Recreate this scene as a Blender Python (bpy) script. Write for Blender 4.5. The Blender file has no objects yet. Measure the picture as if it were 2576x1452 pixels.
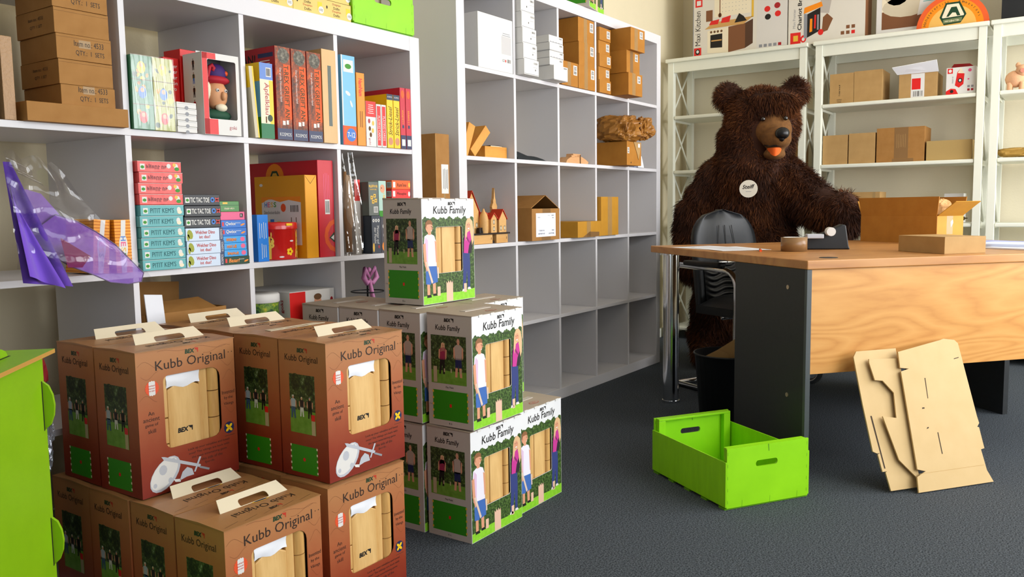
import bpy, bmesh, math, random
import numpy as np
from mathutils import Matrix, Vector
random.seed(7)
SC = bpy.context.scene
COL = SC.collection
S = 0.01                                   # every number below is in centimetres

# ------------------------------------------------------------------ camera
cam_d = bpy.data.cameras.new('camera')
cam_d.sensor_fit = 'HORIZONTAL'
cam_d.sensor_width = 36.0
cam_d.lens = 36.0 * 2104.2 / 2576.0
cam_d.clip_start = 0.05
cam = bpy.data.objects.new('camera', cam_d)
COL.objects.link(cam)
yaw, pitch, roll = 0.9663, 0.0957, 0.0142
fw = Vector((math.cos(pitch) * math.sin(yaw), math.cos(pitch) * math.cos(yaw), -math.sin(pitch)))
rt = fw.cross(Vector((0, 0, 1))).normalized()
dn = fw.cross(rt)
rr = math.cos(roll) * rt + math.sin(roll) * dn
dd = -math.sin(roll) * rt + math.cos(roll) * dn
M = Matrix((rr, -dd, -fw)).transposed().to_4x4()
M.translation = Vector((-2.5803, -2.0232, 0.9007))
cam.matrix_world = M
SC.camera = cam

# ------------------------------------------------------------------ world, daylight, exposure
SC.view_settings.view_transform = 'Standard'
SC.view_settings.look = 'None'
SC.view_settings.gamma = 1.0
SC.view_settings.use_curve_mapping = False
SC.view_settings.exposure = 0.0
SC.cycles.max_bounces = 7
SC.cycles.transparent_max_bounces = 10
SC.cycles.adaptive_threshold = 0.05
wd = bpy.data.worlds.new('sky')
SC.world = wd
wd.use_nodes = True
wn = wd.node_tree
bg = wn.nodes['Background']
bg.inputs[0].default_value = (0.75, 0.87, 1.0, 1)
bg.inputs[1].default_value = 1.0

def area_light(name, loc, rot, sx, sy, power, color):
    d = bpy.data.lights.new(name, 'AREA')
    d.shape = 'RECTANGLE'; d.size = sx * S; d.size_y = sy * S
    d.energy = power; d.color = color
    o = bpy.data.objects.new(name, d)
    o.location = Vector(loc) * S
    o.rotation_euler = rot
    COL.objects.link(o)
    return o
# daylight through the three shop windows of the right-hand wall, and the glass door behind the camera
for i, (xw, pw_) in enumerate(((-230, 22), (-20, 62), (190, 92))):
    area_light('window_daylight', (xw, -352, 150), (math.radians(90), 0, 0), 180, 190, pw_, (0.985, 0.99, 1.0))
area_light('door_daylight', (-418, -190, 130), (0, math.radians(-90), 0), 200, 110, 1.6, (0.93, 0.97, 1.0))
# ------------------------------------------------------------------ materials
def lin(c):
    if isinstance(c, str):
        c = tuple(int(c[i:i + 2], 16) for i in (0, 2, 4))
    c = [x / 255.0 for x in c]
    return tuple(x / 12.92 if x <= 0.04045 else ((x + 0.055) / 1.055) ** 2.4 for x in c) + (1,)
MATS = {}
def mat(key, col=None, rough=0.6, metal=0.0, noise=0.0, nscale=40.0, bump=0.0, bscale=200.0, spec=0.4, col2=None,
        alpha=1.0, trans=0.0, coat=0.0, stretch=None, sheen=0.0):
    """procedural principled material; noise mixes col with col2 over object space"""
    if key in MATS:
        return MATS[key]
    m = bpy.data.materials.new(key)
    m.use_nodes = True
    nt = m.node_tree
    b = nt.nodes['Principled BSDF']
    c = lin(col)
    b.inputs['Base Color'].default_value = c
    b.inputs['Roughness'].default_value = rough
    b.inputs['Metallic'].default_value = metal
    b.inputs['Specular IOR Level'].default_value = spec
    b.inputs['Alpha'].default_value = alpha
    b.inputs['Transmission Weight'].default_value = trans
    b.inputs['Coat Weight'].default_value = coat
    b.inputs['Sheen Weight'].default_value = sheen
    tc = None
    if noise or bump:
        tc = nt.nodes.new('ShaderNodeTexCoord')
        src = tc.outputs['Object']
        if stretch:
            mp = nt.nodes.new('ShaderNodeMapping')
            mp.inputs['Scale'].default_value = stretch
            nt.links.new(src, mp.inputs[0]); src = mp.outputs[0]
    if noise:
        n = nt.nodes.new('ShaderNodeTexNoise')
        n.inputs['Scale'].default_value = nscale
        n.inputs['Detail'].default_value = 5
        nt.links.new(src, n.inputs['Vector'])
        r = nt.nodes.new('ShaderNodeValToRGB')
        r.color_ramp.elements[0].position = 0.5 - 0.5 / (1 + 4 * noise)
        r.color_ramp.elements[1].position = 0.5 + 0.5 / (1 + 4 * noise)
        r.color_ramp.elements[0].color = c
        r.color_ramp.elements[1].color = lin(col2) if col2 else tuple(x * (1 - noise) for x in c[:3]) + (1,)
        nt.links.new(n.outputs[0], r.inputs[0])
        nt.links.new(r.outputs[0], b.inputs['Base Color'])
    if bump:
        n2 = nt.nodes.new('ShaderNodeTexNoise')
        n2.inputs['Scale'].default_value = bscale
        n2.inputs['Detail'].default_value = 3
        nt.links.new(src, n2.inputs['Vector'])
        bm_ = nt.nodes.new('ShaderNodeBump')
        bm_.inputs['Strength'].default_value = bump
        bm_.inputs['Distance'].default_value = 0.002
        nt.links.new(n2.outputs[0], bm_.inputs['Height'])
        nt.links.new(bm_.outputs[0], b.inputs['Normal'])
    MATS[key] = m
    return m

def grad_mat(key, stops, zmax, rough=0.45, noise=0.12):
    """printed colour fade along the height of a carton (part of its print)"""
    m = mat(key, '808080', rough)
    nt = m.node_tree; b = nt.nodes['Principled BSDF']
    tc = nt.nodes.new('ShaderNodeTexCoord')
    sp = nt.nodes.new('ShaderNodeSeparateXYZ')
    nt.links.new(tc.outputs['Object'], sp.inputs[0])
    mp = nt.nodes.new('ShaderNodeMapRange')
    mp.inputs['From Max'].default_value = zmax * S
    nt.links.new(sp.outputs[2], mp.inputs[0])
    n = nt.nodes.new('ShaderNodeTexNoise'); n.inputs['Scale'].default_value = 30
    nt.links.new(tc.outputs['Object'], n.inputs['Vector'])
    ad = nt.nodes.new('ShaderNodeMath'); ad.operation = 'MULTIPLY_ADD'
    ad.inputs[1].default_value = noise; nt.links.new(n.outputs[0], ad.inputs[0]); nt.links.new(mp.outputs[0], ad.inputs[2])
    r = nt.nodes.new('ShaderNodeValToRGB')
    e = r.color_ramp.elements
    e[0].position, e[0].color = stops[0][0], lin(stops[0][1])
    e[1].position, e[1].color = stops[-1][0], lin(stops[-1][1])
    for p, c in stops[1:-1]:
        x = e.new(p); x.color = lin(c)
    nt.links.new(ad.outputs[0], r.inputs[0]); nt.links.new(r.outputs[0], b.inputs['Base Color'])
    return m

def leaf_mat(key, cols, scale=120, rough=0.5):
    """printed photograph of foliage: broken dark and light greens"""
    m = mat(key, '304020', rough)
    nt = m.node_tree; b = nt.nodes['Principled BSDF']
    tc = nt.nodes.new('ShaderNodeTexCoord')
    n = nt.nodes.new('ShaderNodeTexNoise'); n.inputs['Scale'].default_value = scale
    n.inputs['Detail'].default_value = 7; n.inputs['Roughness'].default_value = 0.75
    nt.links.new(tc.outputs['Object'], n.inputs['Vector'])
    r = nt.nodes.new('ShaderNodeValToRGB'); e = r.color_ramp.elements
    k = len(cols)
    e[0].position, e[0].color = 0.33, lin(cols[0])
    e[1].position, e[1].color = 0.68, lin(cols[-1])
    for i, c in enumerate(cols[1:-1]):
        x = e.new(0.33 + 0.35 * (i + 1) / (k - 1)); x.color = lin(c)
    nt.links.new(n.outputs[0], r.inputs[0]); nt.links.new(r.outputs[0], b.inputs['Base Color'])
    return m

def wood_mat(key, c1, c2, c3=None, scale=3.0, axis='x', rough=0.4, dist=4.0, bands=9.0, coat=0.0):
    m = mat(key, c1, rough, coat=coat)
    nt = m.node_tree; b = nt.nodes['Principled BSDF']
    tc = nt.nodes.new('ShaderNodeTexCoord')
    mp = nt.nodes.new('ShaderNodeMapping')
    st = {'x': (0.18, 1, 1), 'y': (1, 0.18, 1), 'z': (1, 1, 0.15)}[axis]
    mp.inputs['Scale'].default_value = tuple(scale * a for a in st)
    nt.links.new(tc.outputs['Object'], mp.inputs[0])
    n = nt.nodes.new('ShaderNodeTexNoise'); n.inputs['Scale'].default_value = 1.0
    n.inputs['Detail'].default_value = 2; n.inputs['Distortion'].default_value = 0.4
    nt.links.new(mp.outputs[0], n.inputs['Vector'])
    mu = nt.nodes.new('ShaderNodeMath'); mu.operation = 'MULTIPLY'; mu.inputs[1].default_value = bands
    nt.links.new(n.outputs[0], mu.inputs[0])
    fr = nt.nodes.new('ShaderNodeMath'); fr.operation = 'PINGPONG'; fr.inputs[1].default_value = 0.5
    nt.links.new(mu.outputs[0], fr.inputs[0])
    n2 = nt.nodes.new('ShaderNodeTexNoise'); n2.inputs['Scale'].default_value = 25.0; n2.inputs['Detail'].default_value = 4
    nt.links.new(mp.outputs[0], n2.inputs['Vector'])
    ad = nt.nodes.new('ShaderNodeMath'); ad.operation = 'MULTIPLY_ADD'; ad.inputs[1].default_value = 0.5
    nt.links.new(n2.outputs[0], ad.inputs[0]); nt.links.new(fr.outputs[0], ad.inputs[2])
    r = nt.nodes.new('ShaderNodeValToRGB'); e = r.color_ramp.elements
    e[0].position, e[0].color = 0.15, lin(c2)
    e[1].position, e[1].color = 0.75, lin(c1)
    if c3:
        x = e.new(0.42); x.color = lin(c3)
    nt.links.new(ad.outputs[0], r.inputs[0]); nt.links.new(r.outputs[0], b.inputs['Base Color'])
    return m

def film_mat(key, tint=(1, 1, 1), gloss=0.12, rough=0.08, bump=0.6, bscale=60):
    """clear crinkled plastic film"""
    m = bpy.data.materials.new(key); m.use_nodes = True
    nt = m.node_tree; nt.nodes.clear()
    o = nt.nodes.new('ShaderNodeOutputMaterial')
    t = nt.nodes.new('ShaderNodeBsdfTransparent'); t.inputs[0].default_value = (*tint, 1)
    g = nt.nodes.new('ShaderNodeBsdfGlossy'); g.inputs['Roughness'].default_value = rough
    mx = nt.nodes.new('ShaderNodeMixShader'); mx.inputs[0].default_value = gloss
    tc = nt.nodes.new('ShaderNodeTexCoord'); n = nt.nodes.new('ShaderNodeTexNoise'); n.inputs['Scale'].default_value = bscale
    bp = nt.nodes.new('ShaderNodeBump'); bp.inputs['Strength'].default_value = bump; bp.inputs['Distance'].default_value = 0.01
    nt.links.new(tc.outputs['Object'], n.inputs['Vector']); nt.links.new(n.outputs[0], bp.inputs['Height'])
    nt.links.new(bp.outputs[0], g.inputs['Normal'])
    nt.links.new(t.outputs[0], mx.inputs[1]); nt.links.new(g.outputs[0], mx.inputs[2]); nt.links.new(mx.outputs[0], o.inputs[0])
    MATS[key] = m
    return m

WHITE = mat('white_melamine', 'd6d4d7', 0.38)
UNITW = mat('white_lacquer', 'e4e5d6', 0.4)
KRAFT = mat('kraft_cardboard', 'a8783e', 0.75, noise=0.15, nscale=25, col2='99692f')
KRAFT2 = mat('kraft_cardboard_orange', 'b47a2a', 0.7, noise=0.15, nscale=20, col2='a56a1e')
KRAFT3 = mat('kraft_cardboard_pale', 'b7925c', 0.75, noise=0.15, nscale=20, col2='a98450')
KRAFTY = mat('kraft_cardboard_yellow', 'c08a24', 0.65, noise=0.12, nscale=20, col2='b27c1a')
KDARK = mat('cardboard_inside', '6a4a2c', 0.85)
BLANK = mat('white_card', 'dcdad6', 0.55)
WPAPER = mat('white_paper', 'e8eaf0', 0.6)
INK = mat('black_ink', '17130f', 0.6)
INKB = mat('brown_ink', '2c1c12', 0.6)
TAPE = mat('clear_tape', 'b99a6a', 0.25, alpha=0.55)
TAPEB = mat('brown_tape', '86643e', 0.28)
GREEN = mat('green_plywood', '86cc08', 0.42, noise=0.25, nscale=9, col2='93da10', stretch=(1, 6, 1))
GREENP = mat('green_board_dark', '78a804', 0.45, noise=0.12, nscale=14, col2='84b40a')  # panel box green, darker than the crate green
GREEND = mat('green_edge', '5d9a08', 0.5)
PLYEDGE = mat('plywood_edge', 'b98a3e', 0.6)
BLOCKW = wood_mat('beech_block', 'e0b878', 'c99a58', scale=9, axis='z', rough=0.5, bands=5)
BLOCKD = wood_mat('beech_baton', 'd6a863', 'b98848', scale=9, axis='z', rough=0.5, bands=5)
BLACKP = mat('black_plastic', '15171a', 0.45)
CHROME = mat('chrome', 'd8dade', 0.12, metal=1.0)
RED = mat('red_print', 'd81f1c', 0.4)
DRED = mat('dark_red_print', 'a3161f', 0.35)
ORANGE = mat('orange_print', 'f08a0c', 0.4)
YELLOW = mat('yellow_print', 'f2c416', 0.4)
BLUE = mat('blue_print', '2a6fc4', 0.4)
LBLUE = mat('light_blue_print', '6fb4d8', 0.35)
NAVY = mat('navy_print', '1f2a52', 0.4)
TEAL = mat('teal_print', '56a5a8', 0.35)
PINK = mat('pink_print', 'e05a86', 0.4)
DGREEN = mat('dark_green_print', '123c22', 0.45)
LAWN = mat('lawn_print', '5c8c22', 0.5, noise=0.3, nscale=60, col2='76a03c')
FIELD = mat('field_print', '2f8a10', 0.5)
SKIN = mat('skin_print', 'd99a78', 0.5)
BLOND = mat('blond_print', 'dcb487', 0.5)
GREYP = mat('grey_print', '8a8c92', 0.5)
GOLD = mat('gold_print', 'e0b23a', 0.4)
CREAM = mat('cream_print', 'e8dcc0', 0.5)
SILVER = mat('silver_print', 'b9bcc4', 0.4)
HEDGE = leaf_mat('hedge_print', ('121c0b', '263c14', '4a6828', '93a870'), 130)
TREES = leaf_mat('trees_print', ('0e150b', '22331a', '4c5e2c', '93a48a'), 100)
TREES2 = leaf_mat('park_print', ('0a0f0a', '16220f', '2f3b18', '5f6a30'), 110)
FILM = film_mat('clear_film', gloss=0.09, rough=0.15, bump=0.15, bscale=18)

# ------------------------------------------------------------------ mesh building
TEXTS = {}
def text_mesh(s, bold=0.0, shear=0.0, space=1.0):
    k = (s, bold, shear, space)
    if k in TEXTS:
        return TEXTS[k]
    c = bpy.data.curves.new('lettering', 'FONT')
    c.body = s; c.resolution_u = 2; c.offset = bold; c.shear = shear; c.space_character = space
    o = bpy.data.objects.new('lettering', c)
    COL.objects.link(o)
    dg = bpy.context.evaluated_depsgraph_get()
    me = bpy.data.meshes.new_from_object(o.evaluated_get(dg))
    vs = [tuple(v.co)[:2] for v in me.vertices]
    fs = [tuple(p.vertices) for p in me.polygons]
    bpy.data.meshes.remove(me); bpy.data.objects.remove(o); bpy.data.curves.remove(c)
    if vs:
        a = np.array(vs); lo = a.min(0); hi = a.max(0)
    else:
        lo = np.zeros(2); hi = np.ones(2)
    TEXTS[k] = (vs, fs, lo, hi)
    return TEXTS[k]

class Face:
    """a flat printed face: origin, right, up, outward normal (cm)"""
    def __init__(s, O, U, V):
        s.O, s.U, s.V = Vector(O), Vector(U).normalized(), Vector(V).normalized()
        s.N = s.U.cross(s.V)
    def at(s, u, v, l=0.0):
        return s.O + s.U * u + s.V * v + s.N * l
def faces(W, D, H):
    return dict(front=Face((0, 0, 0), (1, 0, 0), (0, 0, 1)), left=Face((0, D, 0), (0, -1, 0), (0, 0, 1)),
                right=Face((W, 0, 0), (0, 1, 0), (0, 0, 1)), top=Face((0, 0, H), (1, 0, 0), (0, 1, 0)),
                back=Face((W, D, 0), (-1, 0, 0), (0, 0, 1)))

class MB:
    def __init__(s):
        s.v = []; s.f = []; s.m = []; s.mats = []; s.T = None; s.smooth = []; s.sm = False
    def mi(s, m):
        if m not in s.mats:
            s.mats.append(m)
        return s.mats.index(m)
    def add(s, vs, fs, m):
        n = len(s.v)
        if s.T is not None:
            vs = [s.T @ Vector(p) for p in vs]
        s.v += [(p[0] * S, p[1] * S, p[2] * S) for p in vs]
        k = s.mi(m)
        for f in fs:
            s.f.append(tuple(n + i for i in f)); s.m.append(k); s.smooth.append(s.sm)
        return s
    def box(s, x0, y0, z0, x1, y1, z1, m, skip=''):
        v = [(x0, y0, z0), (x1, y0, z0), (x1, y1, z0), (x0, y1, z0), (x0, y0, z1), (x1, y0, z1), (x1, y1, z1), (x0, y1, z1)]
        f = dict(b=(0, 3, 2, 1), t=(4, 5, 6, 7), f=(0, 1, 5, 4), k=(2, 3, 7, 6), l=(3, 0, 4, 7), r=(1, 2, 6, 5))
        return s.add(v, [q for k, q in f.items() if k not in skip], m)
    def hexa(s, b, t, m):
        """eight corners: b four bottom, t four top, counter-clockwise from above"""
        return s.add(list(b) + list(t), [(0, 3, 2, 1), (4, 5, 6, 7), (0, 1, 5, 4), (1, 2, 6, 5), (2, 3, 7, 6), (3, 0, 4, 7)], m)
    def prism(s, face, pts, d, m, d0=0.0):
        """outline pts on a face, thick from d0 to d along the normal"""
        n = len(pts)
        a = [face.at(u, v, d0) for u, v in pts]; b = [face.at(u, v, d) for u, v in pts]
        fs = [tuple(range(n - 1, -1, -1)), tuple(range(n, 2 * n))]
        fs += [(i, (i + 1) % n, n + (i + 1) % n, n + i) for i in range(n)]
        return s.add(a + b, fs, m)
    def plate(s, face, pts, hole, d0, d1, m):
        """flat board with a rounded hole: outer quad pts (4, ccw), hole pts from rrect()"""
        k = len(hole) // 4
        for l, flip in ((d1, False), (d0, True)):
            V = [face.at(u, v, l) for u, v in pts] + [face.at(u, v, l) for u, v in hole]
            h = lambda i: 4 + i % (4 * k)
            mid = [c * k + k // 2 for c in range(4)]
            fs = []
            for c in range(4):
                c2 = (c + 1) % 4
                seq = []
                i = mid[c]
                end = mid[c2] if c2 else mid[0] + 4 * k
                while i <= end:
                    seq.append(h(i)); i += 1
                fs.append(tuple([c, c2] + seq[::-1]))
            if flip:
                fs = [f[::-1] for f in fs]
            s.add(V, fs, m)
        for P, rev in ((pts, False), (hole, True)):
            n = len(P)
            V = [face.at(u, v, d0) for u, v in P] + [face.at(u, v, d1) for u, v in P]
            fs = [(i, (i + 1) % n, n + (i + 1) % n, n + i) for i in range(n)]
            s.add(V, [f[::-1] for f in fs] if rev else fs, m)
        return s
    def cyl(s, p0, p1, r, m, n=14, r1=None, caps=True):
        p0, p1 = Vector(p0), Vector(p1)
        ax = (p1 - p0).normalized()
        u = ax.orthogonal().normalized(); w = ax.cross(u)
        r1 = r if r1 is None else r1
        ring = lambda p, q: [p + (u * math.cos(2 * math.pi * i / n) + w * math.sin(2 * math.pi * i / n)) * q for i in range(n)]
        fs = [(i, (i + 1) % n, n + (i + 1) % n, n + i) for i in range(n)]
        o = s.sm; s.sm = True
        s.add(ring(p0, r) + ring(p1, r1), fs, m)
        s.sm = False
        if caps:
            s.add(ring(p0, r), [tuple(range(n - 1, -1, -1))], m); s.add(ring(p1, r1), [tuple(range(n))], m)
        s.sm = o
        return s
    def tube(s, path, r, m, n=10, closed=False):
        P = [Vector(p) for p in path]; k = len(P)
        R = r if isinstance(r, (list, tuple)) else [r] * k
        V = []; up = None
        for i in range(k):
            a = P[i - 1] if (i or closed) else P[i]; b = P[(i + 1) % k] if (i < k - 1 or closed) else P[i]
            t = (b - a).normalized()
            if up is None:
                up = t.orthogonal().normalized()
            up = (up - t * up.dot(t)).normalized(); w = t.cross(up)
            V += [P[i] + (up * math.cos(2 * math.pi * j / n) + w * math.sin(2 * math.pi * j / n)) * R[i] for j in range(n)]
        fs = []
        for i in range(k if closed else k - 1):
            i2 = (i + 1) % k
            fs += [(i * n + j, i * n + (j + 1) % n, i2 * n + (j + 1) % n, i2 * n + j) for j in range(n)]
        o = s.sm; s.sm = True
        if not closed:
            fs += [tuple(range(n - 1, -1, -1)), tuple(range((k - 1) * n, k * n))]
        s.add(V, fs, m); s.sm = o
        return s
    def lathe(s, c, prof, m, n=20, sx=1.0, sy=1.0):
        c = Vector(c); V = []
        for r, z in prof:
            V += [c + Vector((r * sx * math.cos(2 * math.pi * j / n), r * sy * math.sin(2 * math.pi * j / n), z)) for j in range(n)]
        fs = []
        for i in range(len(prof) - 1):
            fs += [(i * n + j, i * n + (j + 1) % n, (i + 1) * n + (j + 1) % n, (i + 1) * n + j) for j in range(n)]
        o = s.sm; s.sm = True
        s.add(V, fs, m); s.sm = o
        return s
    def ball(s, c, r, m, n=14, k=8, rot=None):
        c = Vector(c); r = r if isinstance(r, (tuple, list)) else (r, r, r)
        V = []; q = rot or Matrix.Identity(3)
        for i in range(1, k):
            th = math.pi * i / k
            V += [c + q @ Vector((r[0] * math.sin(th) * math.cos(2 * math.pi * j / n), r[1] * math.sin(th) * math.sin(2 * math.pi * j / n), -r[2] * math.cos(th))) for j in range(n)]
        V += [c + q @ Vector((0, 0, -r[2])), c + q @ Vector((0, 0, r[2]))]
        a, b = (k - 1) * n, (k - 1) * n + 1
        fs = []
        for i in range(k - 2):
            fs += [(i * n + j, i * n + (j + 1) % n, (i + 1) * n + (j + 1) % n, (i + 1) * n + j) for j in range(n)]
        fs += [(a, (j + 1) % n, j) for j in range(n)] + [(b, (k - 2) * n + j, (k - 2) * n + (j + 1) % n) for j in range(n)]
        o = s.sm; s.sm = True
        s.add(V, fs, m); s.sm = o
        return s
    def grid(s, fn, nu, nv, m, smooth=True):
        V = [fn(i / nu, j / nv) for j in range(nv + 1) for i in range(nu + 1)]
        fs = [(j * (nu + 1) + i, j * (nu + 1) + i + 1, (j + 1) * (nu + 1) + i + 1, (j + 1) * (nu + 1) + i) for j in range(nv) for i in range(nu)]
        o = s.sm; s.sm = smooth
        s.add(V, fs, m); s.sm = o
        return s
    # ---- flat print, l counts layers of ink
    def pp(s, F, pts, m, l=1):
        return s.add([F.at(u, v, 0.012 + 0.012 * l) for u, v in pts], [tuple(range(len(pts)))], m)
    def pr(s, F, u0, v0, u1, v1, m, l=1):
        return s.pp(F, [(u0, v0), (u1, v0), (u1, v1), (u0, v1)], m, l)
    def pe(s, F, cu, cv, ru, rv, m, l=1, n=14, a=0.0):
        ca, sa = math.cos(a), math.sin(a)
        return s.pp(F, [(cu + ru * math.cos(t) * ca - rv * math.sin(t) * sa, cv + ru * math.cos(t) * sa + rv * math.sin(t) * ca)
                        for t in [2 * math.pi * i / n for i in range(n)]], m, l)
    def pt(s, F, txt, u, v, m, w=None, h=1.0, l=2, bold=0.0, shear=0.0, rot=0.0, space=1.0):
        """lettering centred on (u, v): h tall, w wide (None keeps the letterforms' own width)"""
        if 'M' in txt: bold = 0.0                                # a thickened M folds over itself
        vs, fs, lo, hi = text_mesh(txt, bold, shear, space)
        if not vs:
            return s
        sy = h / max(hi[1] - lo[1], 1e-6); sx = sy if w is None else w / max(hi[0] - lo[0], 1e-6)
        cx, cy = (lo + hi) / 2
        ca, sa = math.cos(rot), math.sin(rot)
        V = []
        for x, y in vs:
            a, b = (x - cx) * sx, (y - cy) * sy
            V.append(F.at(u + a * ca - b * sa, v + a * sa + b * ca, 0.012 + 0.012 * l))
        return s.add(V, fs, m)
    def scrawl(s, F, u, v, w, h, m, l=2, rot=0.0, seed=1):
        """lettering the photograph leaves unreadable: broken small strokes"""
        rn = random.Random(seed); x = -w / 2; ca, sa = math.cos(rot), math.sin(rot)
        def q(a0, b0, a1, b1):
            s.pp(F, [(u + a * ca - b * sa, v + a * sa + b * ca) for a, b in ((a0, b0), (a1, b0), (a1, b1), (a0, b1))], m, l)
        while x < w / 2 - h * .3:
            k = h * rn.uniform(.35, .6); t = h * .16; b0 = -h * rn.uniform(.3, .5); b1 = h * rn.uniform(.2, .5)
            q(x, b0, x + t, b1)
            if rn.random() < .7: q(x + k - t, b0, x + k, b1 * rn.uniform(.5, 1))
            y = rn.choice((b0, 0, b1 - t)); q(x + t, y, x + k - t, y + t)
            x += k + h * .16
        return s
    def lines(s, F, u, v, w, n, step, h, m, l=1, rot=0, rag=0.25):
        """small print as ruled strokes too fine to read"""
        for i in range(n):
            k = w * (1 - rag * random.random())
            if rot:
                s.pr(F, u + i * step - h / 2, v - k / 2, u + i * step + h / 2, v + k / 2, m, l)
            else:
                s.pr(F, u - k / 2, v - i * step - h / 2, u + k / 2, v - i * step + h / 2, m, l)
        return s
    def barcode(s, F, u, v, w, h, l=2):
        s.pr(F, u, v, u + w, v + h, BLANK, l)
        x = u + 0.08 * w
        while x < u + 0.9 * w:
            b = w * random.choice((0.03, 0.05, 0.08)); s.pr(F, x, v + 0.1 * h, x + b, v + 0.9 * h, INK, l + 1); x += b + w * random.choice((0.04, 0.07))
        return s
    def obj(s, name, parent=None, bevel=0.0, seg=2):
        me = bpy.data.meshes.new(name)
        me.from_pydata(s.v, [], s.f)
        for m in s.mats:
            me.materials.append(m)
        me.polygons.foreach_set('material_index', s.m)
        me.polygons.foreach_set('use_smooth', s.smooth)
        me.update()
        o = bpy.data.objects.new(name, me)
        COL.objects.link(o)
        if parent is not None:
            o.parent = parent
        if bevel:
            b = o.modifiers.new('edge', 'BEVEL'); b.width = bevel * S; b.segments = seg
            b.limit_method = 'ANGLE'; b.angle_limit = math.radians(40)
        return o

def rrect(u0, v0, u1, v1, r, k=5):
    """rounded rectangle, ccw from the lower-left corner arc; r one radius or four (ll, lr, ur, ul)"""
    R = r if isinstance(r, (tuple, list)) else (r,) * 4
    out = []
    for (cu, cv, a0, q) in ((u0 + R[0], v0 + R[0], 180, R[0]), (u1 - R[1], v0 + R[1], 270, R[1]), (u1 - R[2], v1 - R[2], 0, R[2]), (u0 + R[3], v1 - R[3], 90, R[3])):
        for i in range(k):
            t = math.radians(a0 + 90 * i / (k - 1)); out.append((cu + q * math.cos(t), cv + q * math.sin(t)))
    return out
def tag(o, label, cat, group=None, kind=None):
    o['label'] = label; o['category'] = cat
    if group: o['group'] = group
    if kind: o['kind'] = kind
    return o
def thing(name, label, cat, loc=(0, 0, 0), rz=0.0, group=None):
    o = bpy.data.objects.new(name, None)
    o.empty_display_size = 0.05
    COL.objects.link(o)
    o.location = Vector(loc) * S; o.rotation_euler = (0, 0, math.radians(rz))
    return tag(o, label, cat, group)
def struct(name, mb, **k):
    o = mb.obj(name, **k); o['kind'] = 'structure'; return o
def copy_tree(o, loc=None, rz=None, label=None, parent=None):
    c = o.copy(); COL.objects.link(c); c.parent = parent
    if loc is not None: c.location = Vector(loc) * S
    if rz is not None: c.rotation_euler = (0, 0, math.radians(rz))
    if label: c['label'] = label
    for ch in list(o.children):
        copy_tree(ch, parent=c)
    return c
# ================================================================== the room
CARPET = mat('carpet', '585e64', 0.95, noise=0.9, nscale=230, col2='2e3338', bump=0.9, bscale=500, spec=0.1)
PLASTER = mat('plaster', 'e0d4b4', 0.85, noise=0.06, nscale=6, bump=0.35, bscale=90)
PLASTER2 = mat('plaster_back', 'e6dcc2', 0.85, noise=0.06, nscale=6, bump=0.35, bscale=90)
CEIL = mat('ceiling_paint', 'ece6da', 0.9)
struct('floor', MB().box(-440, -370, -6, 330, 60, 0, CARPET))
struct('ceiling', MB().box(-440, -370, 285, 330, 60, 291, CEIL))
struct('wall_left', MB().box(-440, 40, 0, 330, 60, 285, PLASTER))
struct('wall_back', MB().box(310, -370, 0, 330, 40, 285, PLASTER2))
WX = [(-320, -140), (-110, 70), (100, 280)]
wr = MB().box(-440, -370, 0, 310, -350, 55, PLASTER2).box(-440, -370, 245, 310, -350, 285, PLASTER2)
xs = [-440] + [e for w in WX for e in w] + [310]
for i in range(0, len(xs), 2):
    wr.box(xs[i], -370, 55, xs[i + 1], -350, 245, PLASTER2)
struct('wall_right', wr)
for i, (a, b) in enumerate(WX):
    fr = MB()
    for q in ((a, 55, a + 6, 245), (b - 6, 55, b, 245), (a + 6, 55, b - 6, 61), (a + 6, 239, b - 6, 245), ((a + b) / 2 - 3, 61, (a + b) / 2 + 3, 239)):
        fr.box(q[0], -366, q[1], q[2], -360, q[3], UNITW)
    struct('window_%d' % (i + 1), fr)
wc = MB().box(-440, -350, 0, -420, -250, 285, PLASTER2).box(-440, -130, 0, -420, 40, 285, PLASTER2).box(-440, -250, 235, -420, -130, 285, PLASTER2)
for _i in range(len(wc.mats)): wc.mats[_i] = mat('low_bounce_taupe', '8f887c', .9)  # unseen wall, darkened to cut the light it bounces back
struct('wall_front', wc)
d1 = MB()
for q in ((-250, 0, -243, 235), (-137, 0, -130, 235), (-243, 228, -137, 235), (-243, 0, -137, 25)):
    d1.box(-436, q[0], q[1], -430, q[2], q[3], UNITW)
struct('door_1', d1)
struct('baseboard_back', MB().box(308.5, -350, 0, 310, 40, 6, UNITW))
struct('baseboard_left', MB().box(-420, 38.5, 0, 308, 40, 6, UNITW))

# ================================================================== cube bookcases
def bookcase(name, label, x0, y0, cols, rows, n):
    t = thing(name, label, 'bookcase', (x0, y0, 0))
    C, D, P, dp = 33.7, 1.6, 5.0, 38.5
    W = 2 * P + cols * C + (cols - 1) * D; H = 2 * P + rows * C + (rows - 1) * D
    MB().box(0, 0, 0, P, dp, H, WHITE).obj('side_panel', t, 0.12)
    MB().box(W - P, 0, 0, W, dp, H, WHITE).obj('side_panel', t, 0.12)
    MB().box(P, 0, H - P, W - P, dp, H, WHITE).obj('top_panel', t, 0.12)
    MB().box(P, 0, 0, W - P, dp, P, WHITE).obj('bottom_panel', t, 0.12)
    for r in range(1, rows):
        z = P + r * (C + D) - D
        MB().box(P, 0.1, z, W - P, dp, z + D, WHITE).obj('shelf', t, 0.08)
    me = None
    for r in range(rows):
        for c in range(1, cols):
            if me is None:
                o = MB().box(0, 0.3, 0, D, dp, C, WHITE).obj('divider', t, 0.06); me = o
            else:
                o = me.copy(); COL.objects.link(o); o.parent = t
            o.location = Vector((P + c * (C + D) - D, 0, P + r * (C + D))) * S
    return t
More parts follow.
